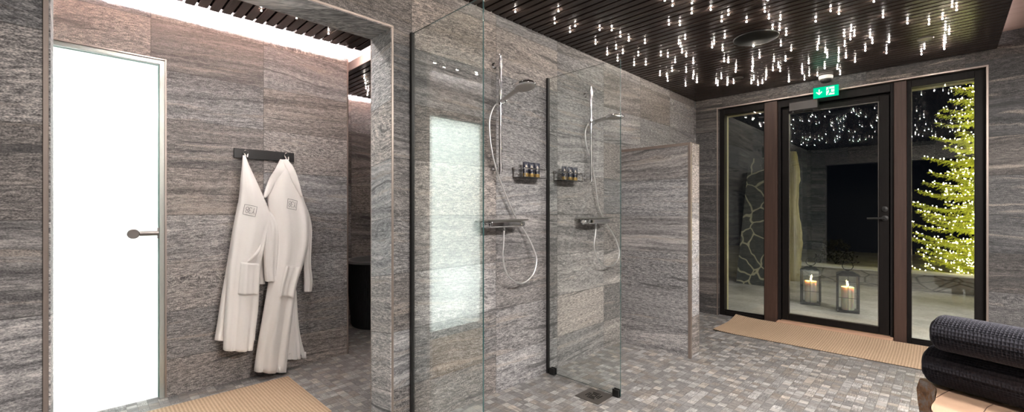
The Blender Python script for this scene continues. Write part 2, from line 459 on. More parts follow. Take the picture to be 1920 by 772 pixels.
PITCH, SW = 0.0645, 0.0505
def slat_panel(x0, x1, y0, y1, name, label, ph=0.0, jag=0.0, pitch=PITCH, sw=SW):
    m = MB(); m.mi = 1
    m.box((x0, y0, H + 0.024), (x1, y1, H + 0.036)); m.mi = 0
    k = math.floor((x0 - ph) / pitch)
    i = 0
    while True:
        a = ph + k * pitch; b = a + sw; k += 1; i += 1
        if a >= x1: break
        if b <= x0: continue
        a, b = max(a, x0), min(b, x1)
        if b - a < 0.01: continue
        m.box((a, y0, H), (b, y1 + (jag if i % 2 else 0), H + 0.024), 0.002, 1)
    return struct(m, name, [M_SLAT, M_BLACKFELT], label, 'ceiling')
slat_panel(-0.55, L, -0.30, D, 'ceiling_slats', 'dark brown slatted ceiling full of star lights over the shower room', 2.358)
slat_panel(-2.5, 1.62, DB, 3.345, 'ceiling_slats_inner', 'dark slatted ceiling in front of the robe wall', 0.01, 0.012, 0.0645, 0.053)
slat_panel(1.775, L, DB, 4.72, 'ceiling_slats_tub', 'dark slatted ceiling over the bathtub', 1.775, 0.01)

m = MB().box((1.763, DB, H - 0.001), (1.774, 4.72, H + 0.079))
struct(m, 'trim_11', M_UPPER, 'salmon coloured fascia board along the tub ceiling gap', 'trim')

# free standing shower partition
SX0, SX1, SY, SZ = 3.512, 3.68, 1.457, 1.76
m = MB().box((SX0, SY, 0), (SX1, D, SZ))
struct(m, 'wall_partition', M_STUB, 'low stone tiled partition wall beside the showers', 'wall')
m = MB(); w = 0.021
m.box((SX0 - 0.002, SY - 0.002, 0), (SX0 + w, SY + w, SZ + 0.002), 0.001, 1)
m.box((SX0 - 0.002, SY + w, SZ - w), (SX0 + w, D, SZ + 0.002), 0.001, 1)
m.box((SX0 + w, SY - 0.002, SZ - 0.004), (SX1, SY + 0.004, SZ + 0.002))
m.box((SX1 - 0.004, SY - 0.002, 0), (SX1 + 0.002, SY + 0.004, SZ + 0.002))
struct(m, 'trim_5', M_TRIM, 'bronze metal corner trim of the low partition', 'trim')

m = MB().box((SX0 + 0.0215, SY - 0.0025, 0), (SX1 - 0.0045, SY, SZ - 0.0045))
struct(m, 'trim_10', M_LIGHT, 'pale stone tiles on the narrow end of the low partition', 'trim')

# ------------------------------------------------------------------ LED strips in the coves
M_FILL = emit('fill_lamp_white', (1.0, 0.95, 0.90), FILL_E)
M_LED = emit('led_white', (1.0, 0.93, 0.96), LED_E)
M_FILL2 = emit('small_fill_lamp_white', (1.0, 0.95, 0.92), FILL_E * 0.42)
M_LED2 = emit('led_white_dim', (1.0, 0.93, 0.96), LED_E * 0.010)
def led(a, b, label, mt=None):
    m = MB().box(a, b); o = m.build('led_strip', mt or M_LED); return tag(o, label, 'light strip')
led((-1.6, 3.317, H + 0.0375), (1.58, 3.325, H + 0.0445), 'white LED strip hidden above slats in front of the robe wall')
led((1.80, 4.692, H + 0.0375), (5.1, 4.700, H + 0.0445), 'white LED strip hidden above slats in front of the tub wall')
led((1.597, DB + 0.1, H + 0.0375), (1.605, 3.30, H + 0.0445), 'white LED strip hidden in the gap between the two inner slat ceilings')
led((0.2, -0.280, H + 0.0375), (5.15, -0.272, H + 0.0445), 'white LED strip hidden above the right slat edge', M_LED2)
# unseen fill lamps, added in the raised ceiling to brighten the shower room
for i, lx in enumerate((1.0, 1.9, 2.8)):
    lp = thing('fill_lamp', 'unseen round fill lamp added in the raised ceiling right of the slats', 'fill lamp', (lx, -1.2, 2.63), 'added fill lamps in the raised ceiling')
    m = MB().lathe([(0.17, 0), (0.19, 0), (0.19, -0.03), (0.17, -0.03), (0.17, 0)], c=(lx, -1.2, 2.6295), n=40); m.build('rim', M_WHITEP, lp, angle=40)
    m = MB().lathe([(0, -0.022), (0.169, -0.022), (0.169, -0.012), (0, -0.012)], c=(lx, -1.2, 2.6295), n=32); m.build('diffuser', M_FILL, lp, angle=40)

for i, lx in enumerate((0.35, 1.15)):  # two more added lamps, hidden by the lintel, to brighten the robes
    lp = thing('fill_lamp', 'small unseen fill lamp added above the portal lintel to light the robes', 'fill lamp', (lx, 2.62, H), 'added fill lamps above the portal lintel')
    m = MB().lathe([(0.085, 0), (0.10, 0), (0.10, -0.02), (0.085, -0.02), (0.085, 0)], c=(lx, 2.62, H - 0.0005), n=36); m.build('rim', M_WHITEP, lp, angle=40)
    m = MB().lathe([(0, -0.015), (0.084, -0.015), (0.084, -0.008), (0, -0.008)], c=(lx, 2.62, H - 0.0005), n=28); m.build('diffuser', M_FILL2, lp, angle=40)

# ------------------------------------------------------------------ bright room behind the frosted door
M_WHITE = plain('white_room_paint', (0.85, 0.86, 0.85), 0.8)
m = MB()
m.box((-1.3, WI + 1.3, 0), (1.3, WI + 1.36, 2.5)); m.box((-1.36, WI + 0.14, 0), (-1.3, WI + 1.36, 2.5)); m.box((1.3, WI + 0.14, 0), (1.36, WI + 1.36, 2.5))
m.box((-1.36, WI + 0.14, 2.5), (1.36, WI + 1.36, 2.56)); m.box((-1.3, WI + 0.141, 0), (1.3, WI + 1.3, 0.012))
struct(m, 'wall_bright_room', M_WHITE, 'white painted room glowing behind the frosted door', 'wall')
def area(name, loc, rot, sx, sy, power, col):
    d = bpy.data.lights.new(name, 'AREA'); d.shape = 'RECTANGLE'; d.size = sx; d.size_y = sy; d.energy = power; d.color = col
    o = bpy.data.objects.new(name, d); COL.objects.link(o); o.location = loc; o.rotation_euler = rot
    return o
area('bright_room_ceiling_lamp', (-0.1, WI + 0.7, 2.48), (0, 0, 0), 1.8, 0.8, ROOM_W, (0.96, 1.0, 0.98))
d = bpy.data.lights.new('bright_room_floor_lamp', 'POINT'); d.energy = ROOM_W * 0.20; d.shadow_soft_size = 0.10; d.color = (0.97, 0.98, 1.0)
o = bpy.data.objects.new('bright_room_floor_lamp', d); COL.objects.link(o); o.location = (-0.22, WI + 0.42, 0.45)

door = thing('frosted_door', 'glowing frosted glass door in slim metal frame left of the robes', 'door', (0.0, WI, 0))
m = MB()
m.box((DX1 - 0.010, WI - 0.004, 0), (DX1, WI + 0.05, DZ), 0.001, 1); m.box((DX0, WI - 0.004, 0), (DX0 + 0.010, WI + 0.05, DZ), 0.001, 1); m.box((DX0 + 0.010, WI - 0.004, DZ - 0.010), (DX1 - 0.010, WI + 0.05, DZ), 0.001, 1)
m.build('frame_trim', M_TRIM, door)
m = MB()
m.box((DX1 - 0.034, WI + 0.006, 0), (DX1 - 0.010, WI + 0.06, DZ - 0.01)); m.box((DX0 + 0.010, WI + 0.006, 0), (DX0 + 0.034, WI + 0.06, DZ - 0.01)); m.box((DX0 + 0.034, WI + 0.006, DZ - 0.034), (DX1 - 0.034, WI + 0.06, DZ - 0.01))
m.build('frame', plain('grey_green_profile', (0.45, 0.46, 0.43), 0.35, 0.6), door)
t = NT('frosted_glass')
tl = t.n('ShaderNodeBsdfTranslucent'); tl.inputs[0].default_value = (0.90, 0.95, 0.93, 1)
gl = t.n('ShaderNodeBsdfGlossy'); gl.inputs['Roughness'].default_value = 0.12
fr = t.n('ShaderNodeFresnel'); fr.inputs[0].default_value = 1.4
mx = t.n('ShaderNodeMixShader'); t.l(fr.outputs[0], mx.inputs[0]); t.l(tl.outputs[0], mx.inputs[1]); t.l(gl.outputs[0], mx.inputs[2]); t.l(mx.outputs[0], t.out.inputs[0])
GX0, GX1 = DX0 + 0.037, DX1 - 0.037
m = MB()
def pane_sheet(m, x0, x1, y, z0, z1):
    V = [m.bm.verts.new(p) for p in ((x0, y, z0), (x1, y, z0), (x1, y, z1), (x0, y, z1))]; m.bm.faces.new(V)
pane_sheet(m, GX0, GX1, WI + 0.036, 0.004, DZ - 0.037)
leaf = m.build('door_leaf', t.m, door)
m = MB().box((GX1 - 0.0045, WI + 0.029, 0.004), (GX1 + 0.0025, WI + 0.0355, DZ - 0.036)); m.box((GX0, WI + 0.029, DZ - 0.041), (GX1 - 0.0045, WI + 0.0355, DZ - 0.036))
m.build('glass_edge', plain('green_glass_edge', (0.33, 0.52, 0.47), 0.2), door)
hdl = MB()
hx, hz = 0.232, 1.062
hdl.cyl((hx + 0.03, WI + 0.0, hz), (GX1 - 0.004, WI + 0.0, hz), 0.0160, 18)
hdl.box((GX1 - 0.010, WI - 0.008, hz - 0.034), (GX1 - 0.002, WI + 0.028, hz + 0.034), 0.002)
hdl.build('handle_bar', M_DARKSTEEL, door, angle=40)
kn = MB().lathe([(0.0, 0), (0.026, 0), (0.03, 0.004), (0.031, 0.02), (0.027, 0.03), (0.014, 0.036), (0.010, 0.06), (0, 0.06)], n=28,
                M=Matrix.Translation((hx, WI - 0.036, hz)) @ Matrix.Rotation(-math.pi / 2, 4, 'X'))
kn.build('knob', M_DARKSTEEL, door, angle=40)

# ------------------------------------------------------------------ glazed front
GF = L + 0.05                                # front plane of the joinery
def yy(px, X=GF): return onX(px, 300, X).y
ZT = WZ - 0.004
glz = L + 0.085
def two_panes(m, y0, y1, z0, z1):
    for gx in (glz, glz + 0.022):
        m.bm.faces.new([m.bm.verts.new(p) for p in ((gx, y0, z0), (gx, y1, z0), (gx, y1, z1), (gx, y0, z1))])
def rect_frame(m, y0, y1, z0, z1, w0, w1, wt, wb, x0, x1, bev=0.002):
    """frame of four bars, y0 > y1; w0 at y0 side, w1 at y1 side"""
    m.box((x0, y0, z0), (x1, y0 - w0, z1), bev, 1); m.box((x0, y1, z0), (x1, y1 + w1, z1), bev, 1)
    m.box((x0, y0 - w0, z1 - wt), (x1, y1 + w1, z1), bev, 1); m.box((x0, y0 - w0, z0), (x1, y1 + w1, z0 + wb), bev, 1)
pA0, pA1 = yy(1433, GF - 0.03), yy(1457, GF - 0.03)
pB0, pB1 = yy(1676, GF - 0.03), yy(1700, GF - 0.03)
def window(n, y0, y1, wl, wr, label):
    e = bpy.data.objects.new('window_%d' % n, None); COL.objects.link(e); e.location = (GF, (y0 + y1) / 2, 0)
    tag(e, label, 'window', kind='structure')
    m = MB(); rect_frame(m, y0, y1, 0.0, ZT, wl, wr, 0.062, 0.05, GF, GF + 0.09)
    m.box((GF + 0.008, y0 - wl, 0.05), (GF + 0.03, y1 + wr, 0.066), 0.002, 1)
    m.build('window_frame', M_FRAME, e)
    m = MB()
    two_panes(m, y0 - wl, y1 + wr, 0.05, ZT - 0.06)
    m.build('pane', M_PANE, e)
    return e
window(1, WY1, pA0, 0.052, 0.012, 'narrow fixed window left of the glass door')
window(2, pB1, WY0, 0.03, 0.062, 'fixed window showing the lit spruce right of the glass door')
for i, (a, b) in enumerate(((pA0, pA1), (pB0, pB1))):
    m = MB().box((GF - 0.03, a, 0), (GF + 0.10, b, ZT), 0.003, 1)
    struct(m, 'trim_%d' % (6 + i), M_POST, ('brown timber post between left window and glass door', 'brown timber post between glass door and right window')[i], 'post')

e = bpy.data.objects.new('door_1', None); COL.objects.link(e); e.location = (GF, (pA1 + pB0) / 2, 0)
tag(e, 'dark framed glass door to the snowy terrace under the exit sign', 'door', kind='structure')
dy0, dy1 = pA1, pB0
m = MB(); m.box((GF, dy0, 0), (GF + 0.09, dy0 - 0.026, ZT), 0.002, 1); m.box((GF, dy1 + 0.026, 0), (GF + 0.09, dy1, ZT), 0.002, 1)
m.box((GF, dy0 - 0.026, ZT - 0.072), (GF + 0.09, dy1 + 0.026, ZT), 0.002, 1)
m.box((GF + 0.064, dy0 - 0.026, 0.048), (GF + 0.09, dy0 - 0.060, ZT - 0.072)); m.box((GF + 0.064, dy1 + 0.060, 0.048), (GF + 0.09, dy1 + 0.026, ZT - 0.072)); m.box((GF + 0.064, dy0 - 0.060, ZT - 0.130), (GF + 0.09, dy1 + 0.060, ZT - 0.072))
m.build('door_frame', M_DOORF, e)
ly0, ly1, lz0, lz1 = dy0 - 0.034, dy1 + 0.034, 0.055, ZT - 0.096
gy0, gy1 = onX(1479, 400, GF + 0.02).y, onX(1648, 400, GF + 0.02).y
gz1 = onX(1479, 213, GF + 0.02).z; gz0 = onX(1479, 588, GF + 0.02).z
m = MB()
for a, b, z0, z1 in ((ly0, gy0, lz0, lz1), (gy1, ly1, lz0, lz1)):
    m.box((GF + 0.02, a, z0), (GF + 0.062, b, z1), 0.003, 1)
m.box((GF + 0.02, gy0, gz1), (GF + 0.062, gy1, lz1), 0.003, 1); m.box((GF + 0.02, gy0, lz0), (GF + 0.062, gy1, gz0), 0.003, 1)
m.build('door_leaf', M_FRAME, e)
m = MB(); two_panes(m, gy0, gy1, gz0, gz1)
m.build('pane', M_PANE, e)
m = MB(); b = 0.007
for a0, a1, z0, z1 in ((gy0, gy0 - b, gz0, gz1), (gy1 + b, gy1, gz0, gz1), (gy0, gy1, gz1 - b, gz1), (gy0, gy1, gz0, gz0 + b)):
    m.box((GF + 0.012, a0, z0), (GF + 0.034, a1, z1))
m.build('glazing_bead', plain('grey_bead', (0.06, 0.055, 0.05), 0.35, 0.4), e)
m = MB(); hp = onX(1659, 409, GF + 0.01)
m.lathe([(0.0, 0), (0.024, 0), (0.026, 0.003), (0.026, 0.010), (0.011, 0.013), (0.010, 0.05), (0, 0.05)], n=20, M=Matrix.Translation((GF + 0.02, hp.y, hp.z)) @ Matrix.Rotation(-math.pi / 2, 4, 'Y'))
m.tube([(GF - 0.028, hp.y, hp.z), (GF - 0.030, hp.y + 0.04, hp.z), (GF - 0.030, hp.y + 0.125, hp.z - 0.002)], 0.0085, 10)
m.build('lever_handle', M_BLACK, e, angle=40)
m = MB(); m.lathe([(0.0, 0), (0.024, 0), (0.025, 0.004), (0.024, 0.012), (0.012, 0.016), (0, 0.016)], n=20, M=Matrix.Translation((GF + 0.02, hp.y, hp.z + 0.085)) @ Matrix.Rotation(-math.pi / 2, 4, 'Y'))
m.box((GF - 0.006, hp.y - 0.003, hp.z + 0.073), (GF + 0.006, hp.y + 0.003, hp.z + 0.097), 0.001, 1)
m.build('thumb_turn', M_BLACK, e, angle=40)
m = MB().box((GF - 0.082, dy0 - 0.004, 0.0), (GF + 0.06, dy1 + 0.004, 0.048), 0.004, 1)
m.build('threshold', M_COPPER, e)
c0, c1 = onX(1480, 200, GF - 0.03), onX(1534, 183, GF - 0.03)
m = MB().box((GF - 0.045, c0.y, ZT - 0.135), (GF + 0.018, c1.y, ZT - 0.045), 0.004, 1)
clos = m.build('door_closer', plain('dark_grey_metal', (0.045, 0.042, 0.042), 0.4, 0.3), e)
m = MB(); q = Vector((GF - 0.02, c0.y - 0.03, ZT - 0.142))
m.cyl(q + Vector((0, 0, 0.012)), q + Vector((0, 0, -0.012)), 0.016, 16)
m.tube([q, q + Vector((-0.03, -0.10, -0.004))], 0.008, 8); m.tube([q + Vector((-0.03, -0.10, -0.004)), q + Vector((0.01, -0.19, 0.008))], 0.006, 8)
m.box(q + Vector((0.0, -0.215, -0.008)), q + Vector((0.03, -0.17, 0.022)), 0.003, 1)
m.build('closer_arm', M_BLACK, e, angle=40)

# outside reveal boards, pale wood catching the garden lights
M_REVEAL = wood('pale_reveal_board', (0.42, 0.38, 0.24), (0.52, 0.47, 0.30), 1.0, 'z', 0.6)
m = MB(); m.box((GF + 0.09, WY1 - 0.038, 0), (GF + 0.18, WY1 - 0.0, ZT)); m.box((GF + 0.09, WY0, ZT - 0.065), (GF + 0.18, WY1 - 0.04, ZT))
m.box((GF + 0.09, WY0, 0), (GF + 0.18, WY0 + 0.055, ZT - 0.065))
struct(m, 'trim_8', M_REVEAL, 'pale outer reveal board around the glazed front', 'trim')

# ------------------------------------------------------------------ shower screens
def screen(X, y_edge, label, clampy):
    root = thing('shower_screen', label, 'shower screen', (X, (D + y_edge) / 2, 0))
    T = 0.004; z0, z1 = 0.012, 2.185
    m = MB(); m.box((X - T, y_edge, z0), (X + T, D - 0.004, z1)); 
    for f in m.bm.faces: f.material_index = 0 if abs(f.calc_center_median().x - X) > T * 0.9 else 1
    m.build('glass', [M_GLASS, M_GEDGE], root)
    m = MB().box((X - 0.011, D - 0.020, 0.0), (X + 0.011, D - 0.0005, 2.19), 0.002, 1)
    m.build('wall_channel', M_BLACK, root)
    for cy in clampy:
        m = MB(); m.box((X - 0.017, cy - 0.024, 0.0), (X - 0.0045, cy + 0.024, 0.05), 0.003, 1); m.box((X + 0.0045, cy - 0.024, 0.0), (X + 0.017, cy + 0.024, 0.05), 0.003, 1)
        m.box((X - 0.0045, cy - 0.024, 0.0), (X + 0.0045, cy + 0.024, 0.0118))
        m.build('clamp', M_BLACK, root)
    return root
screen(1.302, 1.487, 'large clear shower screen mirroring the frosted door, nearest the portal', (1.9, 1.53))
screen(2.462, 1.473, 'clear glass shower screen between the two showers with black floor clamps', (2.035, 1.502))

# ------------------------------------------------------------------ showers
def hose_pts(pix, ys):
    return smoothpath([onY(px, py, yv) for (px, py), yv in zip(pix, ys)], 7)
def shower(bx, tilt, head_z0, hose, hy, mx0, mx1, lab, nozz_seed):
    YB = 2.03
    z0, z1 = 1.44, 2.215
    root = thing('hand_shower', lab[0], 'shower', (bx, D, z0))
    m = MB(); m.cyl((bx, YB, z0), (bx, YB, z1), 0.0105, 20); m.build('slide_bar', M_CHROME, root, angle=40)
    for zz in (z0 + 0.045, z1 - 0.06):
        m = MB(); m.cyl((bx, D - 0.001, zz), (bx, YB - 0.012, zz), 0.0125, 18); m.cyl((bx, D - 0.001, zz), (bx, D - 0.008, zz), 0.021, 20)
        m.cyl((bx, YB, zz - 0.028), (bx, YB, zz + 0.028), 0.0155, 20)
        m.build('wall_bracket', M_CHROME, root, angle=40)
    hz = head_z0
    m = MB(); m.cyl((bx, YB, hz - 0.03), (bx, YB, hz + 0.012), 0.0175, 20); m.cyl((bx - 0.0, YB, hz - 0.008), (bx, YB - 0.045, hz - 0.004), 0.015, 16)
    m.cyl((bx + 0.015, YB, hz - 0.010), (bx + 0.042, YB, hz - 0.010), 0.011, 16)
    m.build('slider', M_CHROME, root, angle=40)
    # handset: handle going out from the wall, round head at its end
    c, s_ = math.cos(tilt), math.sin(tilt)
    def hp(d, up): return Vector((bx, YB - 0.02 - d * c + up * s_, hz - 0.006 + d * s_ + up * c))
    pts = [hp(-0.055, -0.006), hp(0, 0), hp(0.06, 0.004), hp(0.12, 0.008), hp(0.15, 0.010)]
    m = MB(); m.tube(pts, [0.010, 0.0125, 0.0135, 0.015, 0.019], 16)
    m.build('handle', M_SATIN, root, angle=50)
    ct = tilt - math.radians(4)
    Mh = Matrix.Translation(hp(0.205, 0.0)) @ Matrix.Rotation(-ct, 4, 'X')
    m = MB(); m.lathe([(0, 0.020), (0.045, 0.019), (0.066, 0.013), (0.071, 0.006), (0.071, -0.004), (0.067, -0.007), (0, -0.007)], n=36, M=Mh)
    hd = m.build('shower_head', M_CHROME, root, angle=45)
    m = MB()
    m.lathe([(0, -0.0075), (0.062, -0.0075), (0.062, -0.0095), (0, -0.0095)], n=36, M=Mh)
    for ring in range(1, 5):
        for k in range(ring * 7):
            a = 2 * math.pi * k / (ring * 7)
            m.lathe([(0.0022, -0.009), (0.0012, -0.013), (0, -0.013)], n=6, M=Mh @ Matrix.Translation((0.014 * ring * math.cos(a), 0.014 * ring * math.sin(a), 0)))
    m.build('spray_face', plain('grey_spray_face', (0.42, 0.41, 0.39), 0.4, 0.2), root, angle=45)
    pp = hose_pts(hose, hy); pp[0] = hp(-0.055, -0.006)
    m = MB(); m.tube(pp, 0.0058, 10)
    m.build('hose', M_HOSE, root, smooth=True)
    # bar mixer with a flat top shelf
    mz0, mz1, y0, y1 = 1.098, 1.145, 1.972, 2.045
    mix = thing('shower_mixer', lab[1], 'mixer', ((mx0 + mx1) / 2, D, mz0))
    m = MB(); m.box((mx0 + 0.045, y0 + 0.004, mz0), (mx1 - 0.045, y1, mz1 - 0.006), 0.010, 3)
    m.build('body', M_CHROME, mix, angle=40)
    m = MB(); m.box((mx0, y0 - 0.012, mz1 - 0.0055), (mx1, y1 + 0.03, mz1 + 0.004), 0.002, 1)
    m.build('shelf_plate', M_SATIN, mix)
    for a, b in ((mx0 + 0.003, mx0 + 0.043), (mx1 - 0.043, mx1 - 0.003)):
        m = MB(); yc, zc = (y0 + y1) / 2, (mz0 + mz1) / 2 - 0.003
        m.tube([(a, yc, zc), (a + 0.004, yc, zc), (b - 0.002, yc, zc), (b, yc, zc)], [0.016, 0.0195, 0.0195, 0.018], 24)
        for k in range(10):
            an = 2 * math.pi * k / 10
            m.tube([(a + 0.006, yc + 0.0195 * math.cos(an), zc + 0.0195 * math.sin(an)), (b - 0.006, yc + 0.0195 * math.cos(an), zc + 0.0195 * math.sin(an))], 0.0013, 5)
        m.build('control_knob', M_CHROME, mix, angle=40)
    for a in (mx0 + 0.10, mx1 - 0.10):
        m = MB(); m.cyl((a, D - 0.001, 1.12), (a, y1 - 0.002, 1.12), 0.014, 18); m.cyl((a, D - 0.001, 1.12), (a, D - 0.012, 1.12), 0.031, 24)
        m.build('wall_union', M_CHROME, mix, angle=40)
    q = pp[-1]
    m = MB(); m.cyl((q.x, q.y, q.z), (q.x, q.y, mz0 + 0.004), 0.009, 14)
    m.build('hose_outlet', M_CHROME, mix, angle=40)
h1 = [(936, 192), (926, 200), (918, 224), (919, 262), (927, 305), (944, 354), (962, 397), (975, 420), (989, 442), (1001, 468), (1006, 490), (998, 516), (977, 531), (953, 517), (943, 484), (944, 455), (945, 432)]
y1s = [2.05, 2.05, 2.05, 2.05, 2.05, 2.055, 2.062, 2.062, 2.055, 2.04, 2.03, 2.02, 2.015, 2.01, 2.01, 2.01, 2.01]
h2 = [(1107, 229), (1102, 234), (1097, 250), (1100, 275), (1109, 303), (1116, 342), (1122, 385), (1131, 408), (1138, 422), (1149, 438), (1157, 455), (1161, 477), (1152, 495), (1137, 499), (1121, 487), (1114, 462), (1116, 440), (1117, 428)]
y2s = [2.05] * 5 + [2.055, 2.062, 2.062, 2.062, 2.055, 2.045, 2.03, 2.02, 2.015, 2.01, 2.01, 2.01, 2.01]
shower(1.922, math.radians(15), 1.918, h1, y1s, 1.752, 2.118, ('chrome hand shower on slide bar nearest the portal, head tilted up', 'chrome shower mixer with flat shelf top under the tilted shower head'), 1)
shower(2.938, math.radians(3), 1.926, h2, y2s, 2.80, 3.166, ('chrome hand shower with level head on slide bar seen through the glass screen', 'chrome shower mixer behind the glass screen under the level shower head'), 2)

# corner baskets with three tubes each
M_NAVY = plain('navy_tube', (0.012, 0.014, 0.035), 0.35)
M_GOLD = plain('gold_cap', (0.36, 0.235, 0.08), 0.35, 0.5)
M_CREAM = plain('cream_print', (0.52, 0.43, 0.34), 0.5)
def basket(x0, label):
    root = thing('shower_shelf', label, 'shelf', (x0 + 0.125, D, 1.436))
    yb, yf = D - 0.002, 1.992
    m = MB(); m.prism([(x0, yb, 1.430), (x0 + 0.255, yb, 1.430), (x0 + 0.245, yf, 1.430), (x0 + 0.01, yf, 1.430)], (0, 0, 0.006))
    m.build('glass_shelf', [plain('smoked_shelf', (0.10, 0.10, 0.10), 0.15, 0.6)], root)
    m = MB()
    m.tube([(x0, yb, 1.492), (x0 + 0.012, yf + 0.012, 1.492), (x0 + 0.022, yf, 1.492), (x0 + 0.233, yf, 1.492), (x0 + 0.243, yf + 0.012, 1.492), (x0 + 0.255, yb, 1.492)], 0.0042, 10)
    for px, py in ((x0 + 0.02, yf + 0.002), (x0 + 0.235, yf + 0.002)):
        m.cyl((px, py, 1.434), (px, py, 1.492), 0.003, 8)
    m.build('rail', M_CHROME, root, angle=40)
    for px in (x0 + 0.004, x0 + 0.251):
        m = MB(); m.cyl((px, yb, 1.492), (px, yb - 0.014, 1.492), 0.012, 16); m.box((px - 0.004, yb - 0.006, 1.432), (px + 0.004, yb, 1.49))
        m.build('wall_mount', M_DARKSTEEL, root, angle=40)
def make_tube():
    root = thing('shampoo_tube', '', 'tube', (0, 0, 0))
    z0 = 0
    m = MB(); m.lathe([(0, 0), (0.0165, 0), (0.0175, 0.002), (0.0175, 0.028), (0, 0.028)], n=28, sx=1.05, sy=0.72)
    m.build('cap', M_GOLD, root, angle=40)
    m = MB(); n = 28; rings = []
    for k in range(9):
        t_ = k / 8; z = 0.028 + t_ * 0.078; a = 0.0178 + 0.0022 * t_; b = 0.0125 * (1 - t_) ** 0.6 + 0.0009
        rings.append([m.bm.verts.new((a * math.cos(2 * math.pi * i / n), b * math.sin(2 * math.pi * i / n), z)) for i in range(n)])
    for A, B in zip(rings[:-1], rings[1:]):
        for i in range(n): m.bm.faces.new((A[i], A[(i + 1) % n], B[(i + 1) % n], B[i]))
    m.bm.faces.new(rings[0][::-1]); m.bm.faces.new(rings[-1])
    m.build('tube_body', M_NAVY, root, angle=60)
    m = MB()   # small printed emblem: a crest with two lines
    def fy(z): t_ = (z - 0.028) / 0.078; return -(0.0125 * (1 - t_) ** 0.6 + 0.0009) - 0.0006
    for pts in ([(-.006, .070), (.006, .070), (.004, .078), (0, .088), (-.004, .079)], [(-.009, .063), (.009, .063), (.009, .0665), (-.009, .0665)], [(-.006, .054), (.006, .054), (.006, .0555), (-.006, .0555)]):
        V = [m.bm.verts.new((x, fy(z), z)) for x, z in pts]; m.bm.faces.new(V)
    m.build('print', M_CREAM, root)
    return root
basket(2.098, 'small chrome basket shelf with three tubes beside the tilted shower')
basket(2.535, 'small chrome basket shelf with three tubes behind the glass screen')
proto = make_tube()
k = 0
names = ['first', 'middle', 'last']
for xs, wh in (((2.181, 2.238, 2.298), 'on the shelf before the black channel'), ((2.607, 2.681, 2.745), 'on the shelf behind the glass screen')):
    for i, x in enumerate(xs):
        o = proto if k == 0 else copy_tree(proto); k += 1
        o.location = (x, 2.046, 1.4365); o.rotation_euler = (0, 0, -0.42 + 0.06 * (i - 1) * (1 if k < 4 else -1))
        o.scale = (1.12, 1.12, 1.0)
        o['label'] = ('navy tube with gold cap %s, ' % wh) + ('left one of three', 'middle one of three', 'right one of three')[i]
        o['group'] = 'navy tubes with gold caps on the shower shelves'

# floor drain
dr = thing('floor_drain', 'square dark steel floor drain with slots beside the glass screen', 'drain', (2.37, 1.61, 0))
m = MB().box((2.275, 1.52, 0.0003), (2.462 - 0.012, 1.70, 0.004), 0.001, 1); m.build('plate', plain('drain_steel', (0.16, 0.145, 0.135), 0.38, 0.8), dr)
m = MB(); cx, cy = 2.362, 1.61
for q in range(4):
    a0 = q * math.pi / 2
    for j, off in enumerate((0.016, 0.030, 0.044)):
        ln = 0.012 + off * 0.5
        pa = Vector((off, -ln + 0.01, 0)); pb = Vector((off, ln - 0.002, 0))
        rot = Matrix.Rotation(a0, 3, 'Z'); ctr = Vector((cx, cy, 0.0042))
        da, db = rot @ pa + ctr, rot @ pb + ctr
        m.tube([da, db], 0.0022, 6)
m.build('slots', M_BLACKFELT, dr)

# ------------------------------------------------------------------ robe rack and robes
rack = thing('robe_rack', 'black bar rack with two round hooks on the stone wall', 'coat rack', (0.966, WI, 1.61))
m = MB().box((0.766, WI - 0.016, 1.578), (1.165, WI - 0.0005, 1.648), 0.002, 1); m.build('backboard', M_BLACK, rack)
HK = [(0.832, 1.618), (1.100, 1.622)]
for hx_, hz_ in HK:
    m = MB(); m.lathe([(0, 0), (0.008, 0), (0.008, 0.03), (0.014, 0.036), (0.0145, 0.043), (0.012, 0.046), (0, 0.046)], n=20, M=Matrix.Translation((hx_, WI - 0.016, hz_)) @ Matrix.Rotation(math.pi / 2, 4, 'X'))
    m.build('hook', M_BLACK, rack, angle=40)

